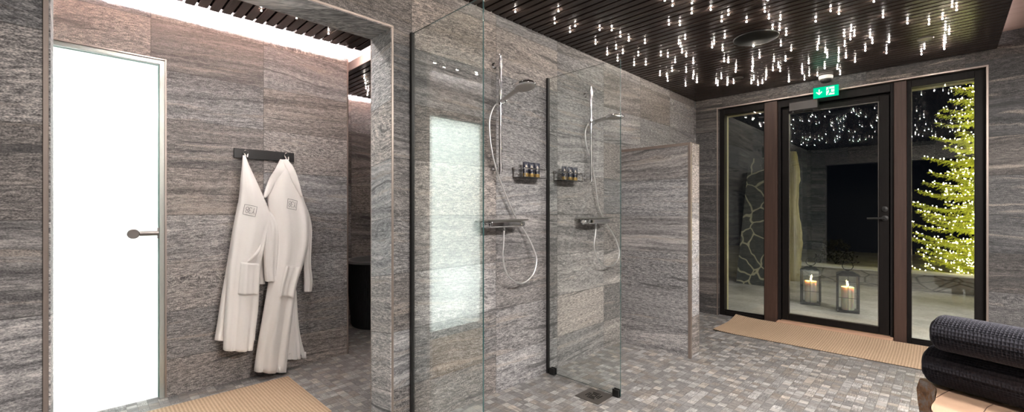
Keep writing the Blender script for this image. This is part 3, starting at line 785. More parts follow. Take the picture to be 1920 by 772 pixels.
class Cloth:
    """closed hanging cloth volume from picture rows (y, left, right) on plane Y"""
    def __init__(s, rows, Y, depth, back=0.5, folds=(0.006, 34.0, 0.0), pw=2.4, hem=0.012):
        s.r = []
        for row in rows:
            py, xl, xr = row[:3]; dm = row[3] if len(row) > 3 else 1.0
            a, b = onY(xl, py, Y), onY(xr, py, Y)
            s.r.append(((a.z + b.z) / 2, a.x, b.x, dm, a.z, b.z))
        s.Y, s.depth, s.back, s.folds, s.pw, s.hem = Y, depth, back, folds, pw, hem
    def at(s, t):
        n = len(s.r) - 1; f = min(max(t, 0), 1) * n; i = min(int(f), n - 1); u = f - i
        p = [s.r[min(max(i + k, 0), n)] for k in (-1, 0, 1, 2)]
        return [0.5 * ((2 * p[1][j]) + (p[2][j] - p[0][j]) * u + (2 * p[0][j] - 5 * p[1][j] + 4 * p[2][j] - p[3][j]) * u * u + (3 * p[1][j] - p[0][j] - 3 * p[2][j] + p[3][j]) * u ** 3) for j in range(6)]
    def ripple(s, c, t):
        A, k, ph = s.folds
        return A * t * (math.sin(k * c * 0.5 + ph + 1.3 * math.sin(3 * t)) + 0.45 * math.sin(k * c * 1.13 + 2 * ph + 2 * t))
    def surf(s, ang, t):
        z, xl, xr, dm, zl, zr = s.at(t); xc, hw = (xl + xr) / 2, (xr - xl) / 2
        c, sn = math.cos(ang), math.sin(ang)
        e = 2.0 / s.pw
        cx = math.copysign(abs(c) ** e, c); sy = math.copysign(abs(sn) ** e, sn)
        dep = s.depth * dm * min(1.0, hw / 0.06)
        y = -sy * dep if sn > 0 else -sy * dep * s.back
        y -= s.ripple(cx, t) * min(1.0, abs(sn) * 1.6)
        zz = zl + (zr - zl) * (cx + 1) / 2
        return Vector((xc + hw * cx, s.Y + y, zz))
    def front(s, x, z):
        lo, hi = 0.0, 1.0
        for _ in range(40):
            mid = (lo + hi) / 2
            if s.at(mid)[0] > z: lo = mid
            else: hi = mid
        t = (lo + hi) / 2; r = s.at(t); xc, hw = (r[1] + r[2]) / 2, (r[2] - r[1]) / 2
        c = max(-0.98, min(0.98, (x - xc) / hw))
        e = s.pw / 2.0; c0 = math.copysign(abs(c) ** e, c); ang = math.acos(max(-1, min(1, c0)))
        return s.surf(ang, t).y
    def mesh(s, m, nr=56, n=44):
        rings = []
        for j in range(nr + 1):
            t = j / nr
            ring = [s.surf(2 * math.pi * (k + 0.5) / n, t) for k in range(n)]
            rings.append([m.bm.verts.new(p) for p in ring])
        for A, B in zip(rings[:-1], rings[1:]):
            for k in range(n): m.bm.faces.new((A[k], A[(k + 1) % n], B[(k + 1) % n], B[k]))
        m.bm.faces.new(rings[0][::-1])
        # hem: rolled edge and a hollow underside
        last = rings[-1]; ctr = Vector((0, 0, 0))
        for v in last: ctr += v.co
        ctr /= n
        inn = [m.bm.verts.new(v.co + (ctr - v.co) * 0.18 + Vector((0, 0, -0.002))) for v in last]
        up = [m.bm.verts.new(v.co + Vector((0, 0, 0.05))) for v in inn]
        for A, B in ((last, inn), (inn, up)):
            for k in range(n): m.bm.faces.new((A[k], A[(k + 1) % n], B[(k + 1) % n], B[k]))
        m.bm.faces.new(up)
        return m
    def patch(s, m, quad, off=0.006, nu=14, nv=16, thick=0.006):
        """raised patch given by four (x,z) corners: TL, TR, BR, BL"""
        TL, TR, BR, BL = [Vector(q) for q in quad]
        def P(u, v, o):
            a = TL.lerp(TR, u); b = BL.lerp(BR, u); p = a.lerp(b, v)
            return Vector((p.x, s.front(p.x, p.y) - o, p.y))
        F = [[m.bm.verts.new(P(i / nu, j / nv, off + thick * (0.4 + 0.6 * min(1, 6 * min(i / nu, 1 - i / nu))))) for i in range(nu + 1)] for j in range(nv + 1)]
        B = [[m.bm.verts.new(P(i / nu, j / nv, -0.012)) for i in range(nu + 1)] for j in range(nv + 1)]
        for j in range(nv):
            for i in range(nu):
                m.bm.faces.new((F[j][i], F[j][i + 1], F[j + 1][i + 1], F[j + 1][i])); m.bm.faces.new((B[j][i], B[j + 1][i], B[j + 1][i + 1], B[j][i + 1]))
        for i in range(nu):
            m.bm.faces.new((F[0][i], B[0][i], B[0][i + 1], F[0][i + 1])); m.bm.faces.new((F[nv][i], F[nv][i + 1], B[nv][i + 1], B[nv][i]))
        for j in range(nv):
            m.bm.faces.new((F[j][0], F[j + 1][0], B[j + 1][0], B[j][0])); m.bm.faces.new((F[j][nu], B[j][nu], B[j + 1][nu], F[j + 1][nu]))
        return m
    def stroke(s, m, pts, w=0.0013, off=0.0035):
        """thin embroidered line along (x,z) points"""
        P = []
        for a, b in zip(pts[:-1], pts[1:]):
            for k in range(4): P.append(Vector(a).lerp(Vector(b), k / 4))
        P.append(Vector(pts[-1]))
        m.tube([(p.x, s.front(p.x, p.y) - off, p.y) for p in P], w, 5)

def logo(cl, root, corners):
    """square frame with the letters set upside down, as stitched on the hanging robes"""
    TL, TR, BR, BL = [onY(px, py, WI - 0.13) for px, py in corners]
    def P(u, v):
        a = TL.lerp(TR, u); b = BL.lerp(BR, u); p = a.lerp(b, v); return (p.x, p.z)
    m = MB()
    cl.stroke(m, [P(0, 0), P(1, 0), P(1, 1), P(0, 1), P(0, 0)])
    def glyph(pts, cx):  # glyph coordinates x -1..1, y -1..1 (upright), drawn rotated by 180 degrees
        cl.stroke(m, [P(cx - gx * 0.11, 0.5 + gy * 0.30) for gx, gy in pts], 0.0012)
    ring = lambda x, y, r, a0, a1, n=12: [(x + r[0] * math.cos(math.radians(a0 + (a1 - a0) * k / n)), y + r[1] * math.sin(math.radians(a0 + (a1 - a0) * k / n))) for k in range(n + 1)]
    glyph(ring(0, 0.5, (0.8, 0.5), 0, 360, 16), 0.26); glyph(ring(0, -0.5, (1.0, 0.5), 0, 360, 16), 0.26)
    glyph(ring(0, 0.5, (0.9, 0.5), 150, -90), 0.52); glyph(ring(0, -0.5, (1.0, 0.5), 90, -150), 0.52)
    glyph([(-0.9, 1), (0, 0.1), (0, -1)], 0.78); glyph([(0.9, 1), (0, 0.1)], 0.78)
    return m.build('monogram', M_LOGO, root)

YA = WI - 0.085
ra = thing('bathrobe', 'white terry bathrobe on the left hook, hanging in front', 'bathrobe', (0.832, WI - 0.1, 0.25), 'white bathrobes on the rack')
bodyA = Cloth([(291, 455, 460, .6), (310, 453.5, 467), (335, 451, 478), (360, 449, 489), (385, 445.5, 500), (410, 440, 509), (432, 437, 504), (470, 432, 494), (500, 428, 487), (540, 425, 485), (580, 422, 483), (620, 419.5, 478), (655, 418, 473)], YA, 0.065, 0.5, (0.016, 12.0, 0.6))
bodyA.mesh(MB()).build('body', M_TERRY, ra, smooth=True)
m = Cloth([(380, 446, 470), (430, 436, 474), (470, 429.5, 474), (520, 421, 481), (560, 414, 482), (600, 408, 480), (637, 402, 478)], YA + 0.035, 0.035, 0.6, (0.008, 16.0, 1.7)).mesh(MB())
m.build('back_panel', M_TERRY, ra, smooth=True)
m = Cloth([(378, 484, 492, .10), (392, 489, 503, .45), (408, 494, 516, .8), (425, 496, 522), (450, 495, 523), (480, 494, 521), (505, 495, 519), (527, 497, 519)], YA - 0.025, 0.04, 0.8, (0.007, 15.0, 0.2), 2.0).mesh(MB(), 34, 30)
m.build('sleeve', M_TERRY, ra, smooth=True)
m = Cloth([(455, 486, 493), (490, 486, 494), (515, 486, 496), (532, 485, 497)], YA + 0.015, 0.025, 0.6, (0.004, 9.0, 0.2)).mesh(MB(), 20, 20)
m.build('sleeve', M_TERRY, ra, smooth=True)
q = [onY(*p, YA - 0.05) for p in ((451, 491), (486, 494), (484, 552), (446, 551))]
bodyA.patch(MB(), [(p.x, p.z) for p in q], 0.006).build('pocket', M_TERRY, ra, smooth=True)
m = MB(); pth = [onY(*p, YA - 0.075) for p in ((464, 491), (474, 482), (484, 471), (490, 458))]
m.tube(smoothpath(pth, 6), [0.004 + 0.008 * math.sin(math.pi * (0.12 + 0.80 * k / 18)) for k in range(19)], 10); m.build('belt', M_TERRY, ra, smooth=True)
m = MB(); m.tube(smoothpath([(0.826, WI - 0.07, 1.59), (0.822, WI - 0.052, 1.615), (0.832, WI - 0.04, 1.632), (0.842, WI - 0.052, 1.615), (0.836, WI - 0.07, 1.585)], 6), 0.004, 8)
m.build('hanging_loop', M_TERRY, ra, smooth=True)
logo(bodyA, ra, [(458.5, 383), (480, 387.5), (476, 406), (455, 401)])

YB_ = WI - 0.085
rb = thing('bathrobe', 'white terry bathrobe with folded collar on the right hook', 'bathrobe', (1.1, WI - 0.1, 0.05), 'white bathrobes on the rack')
bodyB = Cloth([(299, 529, 540, .7), (315, 522, 548), (335, 513, 555), (352, 506, 561), (368, 501, 567), (395, 503, 575), (425, 506, 579), (460, 510, 577), (500, 509, 566), (530, 503, 556), (560, 498, 551), (600, 491, 546), (645, 483, 540), (695, 476, 535)], YB_, 0.065, 0.5, (0.018, 12.0, 2.1))
bodyB.mesh(MB()).build('body', M_TERRY, rb, smooth=True)
m = Cloth([(520, 545, 553), (560, 542, 556), (600, 538, 558), (640, 536, 562), (672, 536, 563)], YB_ + 0.03, 0.035, 0.6, (0.010, 14.0, 0.7)).mesh(MB(), 40, 36)
m.build('back_panel', M_TERRY, rb, smooth=True)
m = Cloth([(545, 551, 556), (580, 553, 558), (615, 556, 561), (645, 560, 567), (671, 566, 575)], YB_ + 0.05, 0.02, 0.6, (0.006, 10.0, 0.3)).mesh(MB(), 30, 20)
m.build('front_edge', M_TERRY, rb, smooth=True)
m = Cloth([(368, 558, 566, .10), (385, 562, 574, .45), (405, 568, 581, .8), (430, 571, 585), (460, 571, 584), (495, 570, 583), (525, 570, 586), (546, 570, 584)], YB_ - 0.005, 0.04, 0.8, (0.007, 14.0, 0.2), 2.0).mesh(MB(), 34, 30)
m.build('sleeve', M_TERRY, rb, smooth=True)
q = [onY(*p, YB_ - 0.05) for p in ((533, 497), (565, 500), (550, 557), (522, 555))]
bodyB.patch(MB(), [(p.x, p.z) for p in q], 0.006).build('pocket', M_TERRY, rb, smooth=True)
def collar(pix, wid):
    m = MB(); pts = smoothpath([onY(px, py, YB_ - 0.068) for px, py in pix], 6); N = len(pts); rings = []; n = 14
    for i, p in enumerate(pts):
        d = (pts[min(i + 1, N - 1)] - pts[max(i - 1, 0)]).normalized(); side = d.cross(Vector((0, 1, 0))).normalized()
        f = i / (N - 1) * (len(wid) - 1); j = min(int(f), len(wid) - 2); w = wid[j] + (wid[j + 1] - wid[j]) * (f - j)
        yf = bodyB.front(p.x, p.z)
        rings.append([m.bm.verts.new(Vector((p.x, yf - 0.004, p.z)) + side * w * math.cos(2 * math.pi * k / n) + Vector((0, -0.016, 0)) * math.sin(2 * math.pi * k / n)) for k in range(n)])
    for A, B in zip(rings[:-1], rings[1:]):
        for k in range(n): m.bm.faces.new((A[k], A[(k + 1) % n], B[(k + 1) % n], B[k]))
    m.bm.faces.new(rings[0][::-1]); m.bm.faces.new(rings[-1]); return m
collar([(535, 299), (530, 314), (519, 334), (508, 354), (500, 370)], [0.020, 0.034, 0.034, 0.024, 0.008]).build('collar', M_TERRY, rb, smooth=True)
collar([(536, 299), (544, 313), (552, 333), (559, 350), (566, 368)], [0.020, 0.026, 0.026, 0.018, 0.007]).build('collar', M_TERRY, rb, smooth=True)
m = MB(); m.tube(smoothpath([(1.093, WI - 0.07, 1.59), (1.089, WI - 0.052, 1.615), (1.100, WI - 0.04, 1.638), (1.111, WI - 0.052, 1.615), (1.106, WI - 0.07, 1.585)], 6), 0.004, 8)
m.build('hanging_loop', M_TERRY, rb, smooth=True)
logo(bodyB, rb, [(538, 372.5), (556, 376.5), (554, 393.5), (535.5, 390)])

# ------------------------------------------------------------------ mats
def mat_sheet(fn, nu, nv, thick, mats, name, label, loc):
    root = thing(name, label, 'mat', loc)
    m = MB(); m.grid(lambda u, v: Vector(fn(u, v)) + Vector((0, 0, thick)), nu, nv)
    top = [f for f in m.bm.faces]
    ext = bmesh.ops.extrude_face_region(m.bm, geom=top)
    for g in ext['geom']:
        if isinstance(g, bmesh.types.BMVert): g.co.z -= thick * 0.55
    m.build('woven_top', mats[0], root, angle=40)
    m = MB(); m.grid(lambda u, v: Vector(fn(u, v)) + Vector((0, 0, thick * 0.45)), nu, nv)
    ext = bmesh.ops.extrude_face_region(m.bm, geom=m.bm.faces[:])
    for g in ext['geom']:
        if isinstance(g, bmesh.types.BMVert): g.co.z -= thick * 0.43
    m.build('backing', mats[1], root, angle=40)
mat_sheet(lambda u, v: (-0.30 + u * 1.362, 2.585 + v * 0.765, 0), 20, 12, 0.012, [M_MATX, M_MATB], 'floor_mat', 'tan ribbed sisal mat on the mosaic floor below the robes', (0.4, 3.0, 0))
def dm(u, v):
    X = 4.495 + u * (5.152 - 4.495); Y = 1.635 - v * 1.80
    e = max(0.0, 1 - v / 0.16) ** 2 + max(0.0, 1 - (1 - v) / 0.16) ** 2
    z = (0.026 + 0.018 * e) * max(0.0, (u - 0.5) / 0.5) ** 2 + 0.010 * max(0.0, 1 - v / 0.12) ** 2 * (1 - u)
    return (X, Y, z)
mat_sheet(dm, 24, 50, 0.012, [M_MATY, M_MATB], 'door_mat', 'tan ribbed sisal runner in front of the glass door, far edge curled', (4.9, 0.8, 0))

# ------------------------------------------------------------------ exit sign
ec = onX(1548.5, 173, L - 0.12)
sg = thing('exit_sign', 'green lit exit sign with arrow and running figure over the door', 'exit sign', (L - 0.12, ec.y, H))
SXp = L - 0.12; a_ = onX(1525, 188, SXp); b_ = onX(1572.5, 180, SXp)
sy0, sy1, sz0, sz1 = a_.y, b_.y, 2.298, 2.400
m = MB(); m.lathe([(0, 0), (0.056, 0), (0.058, -0.006), (0.056, -0.030), (0.050, -0.034), (0, -0.034)], c=(SXp, (sy0 + sy1) / 2, H - 0.0005), n=36); m.build('ceiling_base', M_WHITEP, sg, angle=40)
m = MB(); m.lathe([(0.046, -0.034), (0.045, -0.046), (0.034, -0.062), (0.02, -0.066), (0, -0.066)], c=(SXp, (sy0 + sy1) / 2, H), n=30); m.build('sensor_dome', M_BLACK, sg, smooth=True)
m = MB(); m.box((SXp - 0.013, sy0 + 0.004, sz1), (SXp + 0.013, sy1 - 0.004, sz1 + 0.022), 0.003, 1); m.build('holder', M_BLACK, sg)
m = MB(); m.box((SXp - 0.004, sy0, sz0), (SXp + 0.004, sy1, sz1 + 0.001), 0.001, 1); m.build('panel', emit('exit_green', (0.0, 0.60, 0.29), 1.0), sg)
W_, Hh = sy0 - sy1, sz1 - sz0
def sp(u, v): return (SXp - 0.0052, sy0 - u * W_, sz0 + v * Hh)      # u to the right as seen from the room, v up
def flat(m, pts): m.prism([sp(*p) for p in pts], (0.0011, 0, 0))
m = MB()
flat(m, [(.215, .80), (.265, .80), (.265, .45), (.215, .45)])
flat(m, [(.11, .52), (.145, .60), (.24, .42), (.24, .27)]); flat(m, [(.37, .52), (.335, .60), (.24, .42), (.24, .27)])
m.build('arrow', emit('exit_white', (0.75, 1.0, 0.97), 1.0), sg)
m = MB(); flat(m, [(.52, .15), (.84, .15), (.84, .90), (.52, .90)]); m.build('doorway_field', bpy.data.materials['exit_white'], sg)
m = MB()
def sp2(u, v): return (SXp - 0.0064, sy0 - u * W_, sz0 + v * Hh)
def flat2(pts): m.prism([sp2(*p) for p in pts], (0.0011, 0, 0))
cxy = (.625, .80); flat2([(cxy[0] + .028 * math.cos(k * math.pi / 6), cxy[1] + .056 * math.sin(k * math.pi / 6)) for k in range(12)])
flat2([(.60, .70), (.70, .72), (.72, .68), (.70, .42), (.63, .42), (.63, .60)])
flat2([(.60, .70), (.62, .66), (.56, .52), (.52, .55)]); flat2([(.70, .72), (.78, .62), (.84, .66), (.83, .71), (.78, .68), (.72, .74)])
flat2([(.63, .45), (.68, .40), (.645, .28), (.60, .15), (.55, .17), (.60, .30)]); flat2([(.66, .46), (.70, .42), (.77, .36), (.88, .40), (.88, .34), (.77, .28), (.66, .36)])
m.build('running_figure', bpy.data.materials['exit_green'], sg)

# ------------------------------------------------------------------ ceiling fittings
cd = onZ(1417, 70, H)
o = MB().lathe([(0, -0.001), (0.148, -0.001), (0.152, -0.004), (0.150, -0.010), (0.135, -0.013), (0, -0.014)], c=(cd.x, cd.y, H), n=48)
tag(o.build('ceiling_speaker', plain('black_disc', (0.006, 0.0065, 0.0065), 0.45, spec=0.25), angle=40), 'large flat black round disc mounted in the slatted ceiling', 'ceiling disc')
spots = [((1264, 134), 'small round recessed spot in the slats above the shower partition'), ((1735, 72), 'small round recessed spot in the slats above the right window'), ((1384, 146), 'small round recessed spot in the slats above the left window')]
for (px, py), lab in spots:
    c = onZ(px, py, H); sp_ = thing('recessed_spot', lab, 'ceiling spot', (c.x, c.y, H), 'unlit recessed ceiling spots')
    r_ = 0.047
    m = MB(); m.lathe([(r_ * 0.74, -0.006), (r_ * 0.90, -0.008), (r_, -0.002), (r_ * 0.74, -0.001), (r_ * 0.74, -0.006)], c=(c.x, c.y, H), n=32); m.build('ring', M_DARKSTEEL, sp_, angle=40)
    m = MB(); m.lathe([(0, -0.003), (r_ * 0.735, -0.003), (r_ * 0.735, -0.001), (0, -0.001)], c=(c.x, c.y, H), n=24); m.build('lens', M_BLACK, sp_)

Z1 = [(255, 85), (567, 80), (541, 168), (688, 188), (651, 230), (866, 215), (836, 316), (920, 393), (25, 5)]
Z2 = [(562, 45), (718, 25), (716, 105), (533, 197), (620, 200), (663, 312), (73, 243), (143, 293), (210, 327), (340, 345), (612, 350), (626, 373), (108, 390), (37, 438), (162, 427), (287, 445), (468, 445), (524, 455), (638, 422), (672, 453), (253, 523), (347, 520), (583, 500), (120, 487), (729, 507), (558, 570), (672, 578), (461, 605), (515, 613), (523, 650), (732, 600), (726, 630), (758, 660), (667, 690), (500, 5)]
Z3 = [(140, 77), (282, 118), (228, 170), (428, 175), (600, 0), (574, 93), (608, 148), (700, 155), (637, 230), (693, 240), (747, 280), (253, 303), (167, 350), (151, 380), (236, 402), (484, 370), (704, 365), (533, 462), (248, 492), (281, 500), (345, 545), (340, 577), (477, 492), (480, 530), (473, 570), (649, 490), (741, 487), (683, 540), (640, 565), (698, 570), (225, 628), (183, 668), (197, 685), (278, 662), (273, 683), (325, 668), (486, 640), (467, 668), (520, 682), (588, 605), (583, 637), (556, 668), (28, 660), (768, 655)]
Z4 = [(298, 172), (418, 88), (485, 110), (766, 12), (840, 138), (527, 290), (584, 245), (609, 285), (577, 315), (531, 368), (322, 348), (312, 398), (375, 418), (391, 460), (484, 420), (541, 462), (483, 490), (370, 548), (241, 508), (190, 590), (188, 555), (246, 607), (312, 608), (207, 640), (84, 655), (472, 553), (494, 597), (615, 495), (736, 298), (754, 345), (697, 407), (888, 338), (867, 427), (100, 405)]
Z5 = [(537, 53), (573, 80), (460, 150), (178, 187), (351, 193), (484, 237), (513, 272), (474, 320), (484, 340), (471, 372), (474, 393), (314, 390), (290, 437)]
stars = []
for lst, ox, sc in ((Z1, 900, 3.858), (Z2, 1130, 4.289), (Z3, 1300, 4.289), (Z4, 1460, 4.291), (Z5, 1660, 4.288)):
    for a, b in lst: stars.append((ox + a / sc, b / sc))
BZ = H - 0.012
M_STAR = emit('star_white', (1.0, 0.90, 0.80), STAR_E)
def star_mesh(drop):
    m = MB(); t = bmesh.new(); bmesh.ops.create_icosphere(t, subdivisions=2, radius=0.0036); m.merge(t, Matrix.Translation((0, 0, -drop)))
    m.mi = 1; m.cyl((0, 0, 0.002), (0, 0, -drop + 0.0045), 0.0022, 8)
    o = m.build('star_light', [M_STAR, M_SATIN], smooth=True); return o
sproto = star_mesh(0.012)
def star(p, lab, grp, first=[True]):
    global sproto
    o = sproto if first[0] else sproto.copy()
    if not first[0]: COL.objects.link(o)
    first[0] = False
    o.location = (p[0], p[1], H - 0.0001); tag(o, lab, 'star light', grp); return o
LS = 'tiny warm white star light in the dark slatted ceiling of the shower room'
GS = 'star lights in the main slatted ceiling'
for px, py in stars: star(onZ(px, py, BZ), LS, GS)
rnd = random.Random(11)
placed = [onZ(px, py, BZ) for px, py in stars]
k = 0
while k < 88:      # the stars overhead, outside the frame but mirrored in the glass
    p = Vector((rnd.uniform(0.3, 3.2), rnd.uniform(-0.2, 2.0), BZ))
    s_ = R2 * (p.x + p.y)
    if s_ > 0.05:
        v = HOR - (BZ - EYE) / s_ * FPX; u_ = 960 + FPX * R2 * (p.x - p.y) / s_
        if v > -25 and -40 < u_ < 1960: continue
    if min((p - q).length for q in placed) < 0.08: continue
    placed.append(p); star(p, LS, GS); k += 1
LI = 'tiny star light in the slatted ceiling in front of the robe wall'
for px, py in ((490, 20), (556, 34), (616, 63)): star(onZ(px, py, BZ), LI, 'star lights in front of the robe wall')
for px, py in ((815, 118), (833, 126), (857, 131), (880, 128), (894, 140), (893, 136)):
    p = onZ(px, py, BZ); p.x = 2 * 1.302 - p.x; star(p, LI, 'star lights in front of the robe wall')
k = 0
while k < 34:      # stars of the same ceiling hidden above the portal lintel
    p = Vector((rnd.uniform(-1.0, 1.55), rnd.uniform(2.42, 2.98), BZ))
    if min((p - q).length for q in placed) < 0.09: continue
    placed.append(p); star(p, LI, 'star lights in front of the robe wall'); k += 1
k = 0
while k < 26:      # the rest of the tub ceiling, hidden behind the long wall
    p = Vector((rnd.uniform(2.6, 4.7), rnd.uniform(2.5, 4.5), BZ))
    if min((p - q).length for q in placed) < 0.12: continue
    placed.append(p); star(p, 'tiny star light in the slatted ceiling over the bathtub', 'star lights over the bathtub'); k += 1
for px, py in ((685, 155), (686, 166), (689, 178), (683, 146), (691, 170)): star(onZ(px, py, BZ), 'tiny star light in the slatted ceiling over the bathtub', 'star lights over the bathtub')

# ------------------------------------------------------------------ bathtub
tub = thing('bathtub', 'black fluted freestanding bathtub beyond the robe wall', 'bathtub', (2.74, 4.28, 0))
NF = 150
def ring_pts(rx, ry, z, flute):
    out = []
    for k in range(NF * 4):
        a = 2 * math.pi * k / (NF * 4); f = 1 - flute * (0.5 + 0.5 * math.cos(a * NF / 1.0))
        c, s_ = math.cos(a), math.sin(a)
        out.append((2.74 + rx * math.copysign(abs(c) ** 0.85, c) * f, 4.28 + ry * math.copysign(abs(s_) ** 0.85, s_) * f, z))
    return out
def skin(m, rings, capa=True, capb=False):
    V = [[m.bm.verts.new(p) for p in r] for r in rings]; n = len(V[0])
    for A, B in zip(V[:-1], V[1:]):
        for k in range(n): m.bm.faces.new((A[k], A[(k + 1) % n], B[(k + 1) % n], B[k]))
    if capa: m.bm.faces.new(V[0][::-1])
    if capb: m.bm.faces.new(V[-1])
m = MB(); skin(m, [ring_pts(0.74, 0.36, 0.0, 0.012), ring_pts(0.755, 0.372, 0.03, 0.012), ring_pts(0.80, 0.40, 0.65, 0.012), ring_pts(0.80, 0.40, 0.665, 0.0)])
m.build('fluted_shell', plain('matte_black_tub', (0.006, 0.006, 0.007), 0.45), tub, angle=60)
m = MB(); skin(m, [ring_pts(0.81, 0.408, 0.665, 0), ring_pts(0.81, 0.408, 0.69, 0), ring_pts(0.775, 0.375, 0.692, 0), ring_pts(0.765, 0.365, 0.67, 0), ring_pts(0.68, 0.30, 0.16, 0), ring_pts(0.4, 0.15, 0.13, 0)], False, True)
m.build('basin', plain('grey_tub_inside', (0.13, 0.135, 0.14), 0.3), tub, angle=50)

# ------------------------------------------------------------------ log bench with rolled towels
def bench():
    M_TOP = NT('pale_log_wood'); t = M_TOP; p, x, y, z = t.pos()
    n = t.noise(p, 5, 4); rg = t.noise(t.comb(t.math('MULTIPLY', x, 10.0), t.math('MULTIPLY', y, 2.5), z), 1, 3)
    c = t.mix(n, (0.33, 0.21, 0.14), (0.42, 0.275, 0.19)); c = t.mix(t.math('MULTIPLY', rg, 0.35), c, (0.36, 0.25, 0.19))
    mat_top = t.bsdf(c, 0.55, 0, spec=0.3)
    t = NT('grey_brown_bark'); p = t.pos()[0]
    n = t.noise(p, 18, 5, 0.65); c = t.ramp(n, [(0.30, (0.20, 0.13, 0.10)), (0.45, (0.42, 0.24, 0.14)), (0.55, (0.40, 0.34, 0.31)), (0.72, (0.55, 0.50, 0.47))])
    mat_bark = t.bsdf(c, 0.85, 0, t.bump(n, 0.8, 0.03), spec=0.15)
    zt = 0.42
    root = thing('log_bench', 'pale sawn log bench with bark edge under the rolled towels', 'bench', (2.55, -0.35, 0))
    edge = [onZ(1741, 716, zt), onZ(1754, 728, zt), onZ(1752, 746, zt), onZ(1750, 775, zt)]
    far = [(2.80, 0.075), (2.86, -0.10), (2.89, -0.35), (2.88, -0.62), (2.84, -0.86), (2.60, -0.95), (2.36, -0.93), (2.16, -0.88), (2.06, -0.60), (2.05, -0.32), (2.10, -0.12)]
    out = [Vector((q.x, q.y)) for q in edge[::-1]] + [Vector(q) for q in far]
    # order: walk round the top outline counter-clockwise starting at the near edge
    ctr = Vector((2.5, -0.42)); out.sort(key=lambda q: math.atan2(q.y - ctr.y, q.x - ctr.x))
    dense = smoothpath([Vector((q.x, q.y, zt)) for q in out + [out[0]]], 6)[:-1]
    rr = random.Random(5)
    def ring(z, grow, rough):
        res = []
        for i, q in enumerate(dense):
            d = Vector((q.x - ctr.x, q.y - ctr.y, 0)); d.normalize()
            res.append((q.x + d.x * (grow + rr.uniform(-rough, rough)), q.y + d.y * (grow + rr.uniform(-rough, rough)), z))
        return res
    m = MB(); skin(m, [ring(zt - 0.004, 0.0, 0.001), ring(zt - 0.05, 0.006, 0.006), ring(zt - 0.10, 0.008, 0.008), ring(zt - 0.16, 0.002, 0.008), ring(zt - 0.20, -0.05, 0.012)], False, True)
    m.build('bark_edge', mat_bark, root, smooth=True)
    m = MB(); skin(m, [ring(zt - 0.01, -0.002, 0.0), ring(zt, -0.004, 0.0)], True, True); m.build('seat', mat_top, root)
    m = MB()
    for a, b in ((onZ(1756, 745, zt), onZ(1795, 727, zt)), (onZ(1845, 772, zt), onZ(1862, 758, zt)), (onZ(1795, 727, zt), onZ(1800, 722, zt))):
        a = a.copy(); b = b.copy(); a.z = b.z = zt + 0.0002; mid = (a + b) / 2 + Vector((0.006, 0.003, 0)); m.tube(smoothpath([a, mid, b], 6), 0.0016, 6)
    m.build('crack', plain('dark_crack', (0.09, 0.05, 0.035), 0.9), root)
    for lx, ly in ((2.68, -0.12), (2.28, -0.25), (2.70, -0.75), (2.28, -0.78)):
        m = MB(); m.lathe([(0.045, 0), (0.050, 0.05), (0.052, 0.25), (0, 0.25)], c=(lx, ly, 0.0), n=20); m.build('leg', mat_bark, root, angle=50)
bench()
t = NT('black_waffle_cotton'); p = t.objpos()[0]; n = t.noise(p, 120, 3)
M_WAFFLE = t.bsdf(t.mix(n, (0.022, 0.022, 0.029), (0.048, 0.047, 0.056)), 0.95, 0, spec=0.05, Sheen_Weight=0.08)
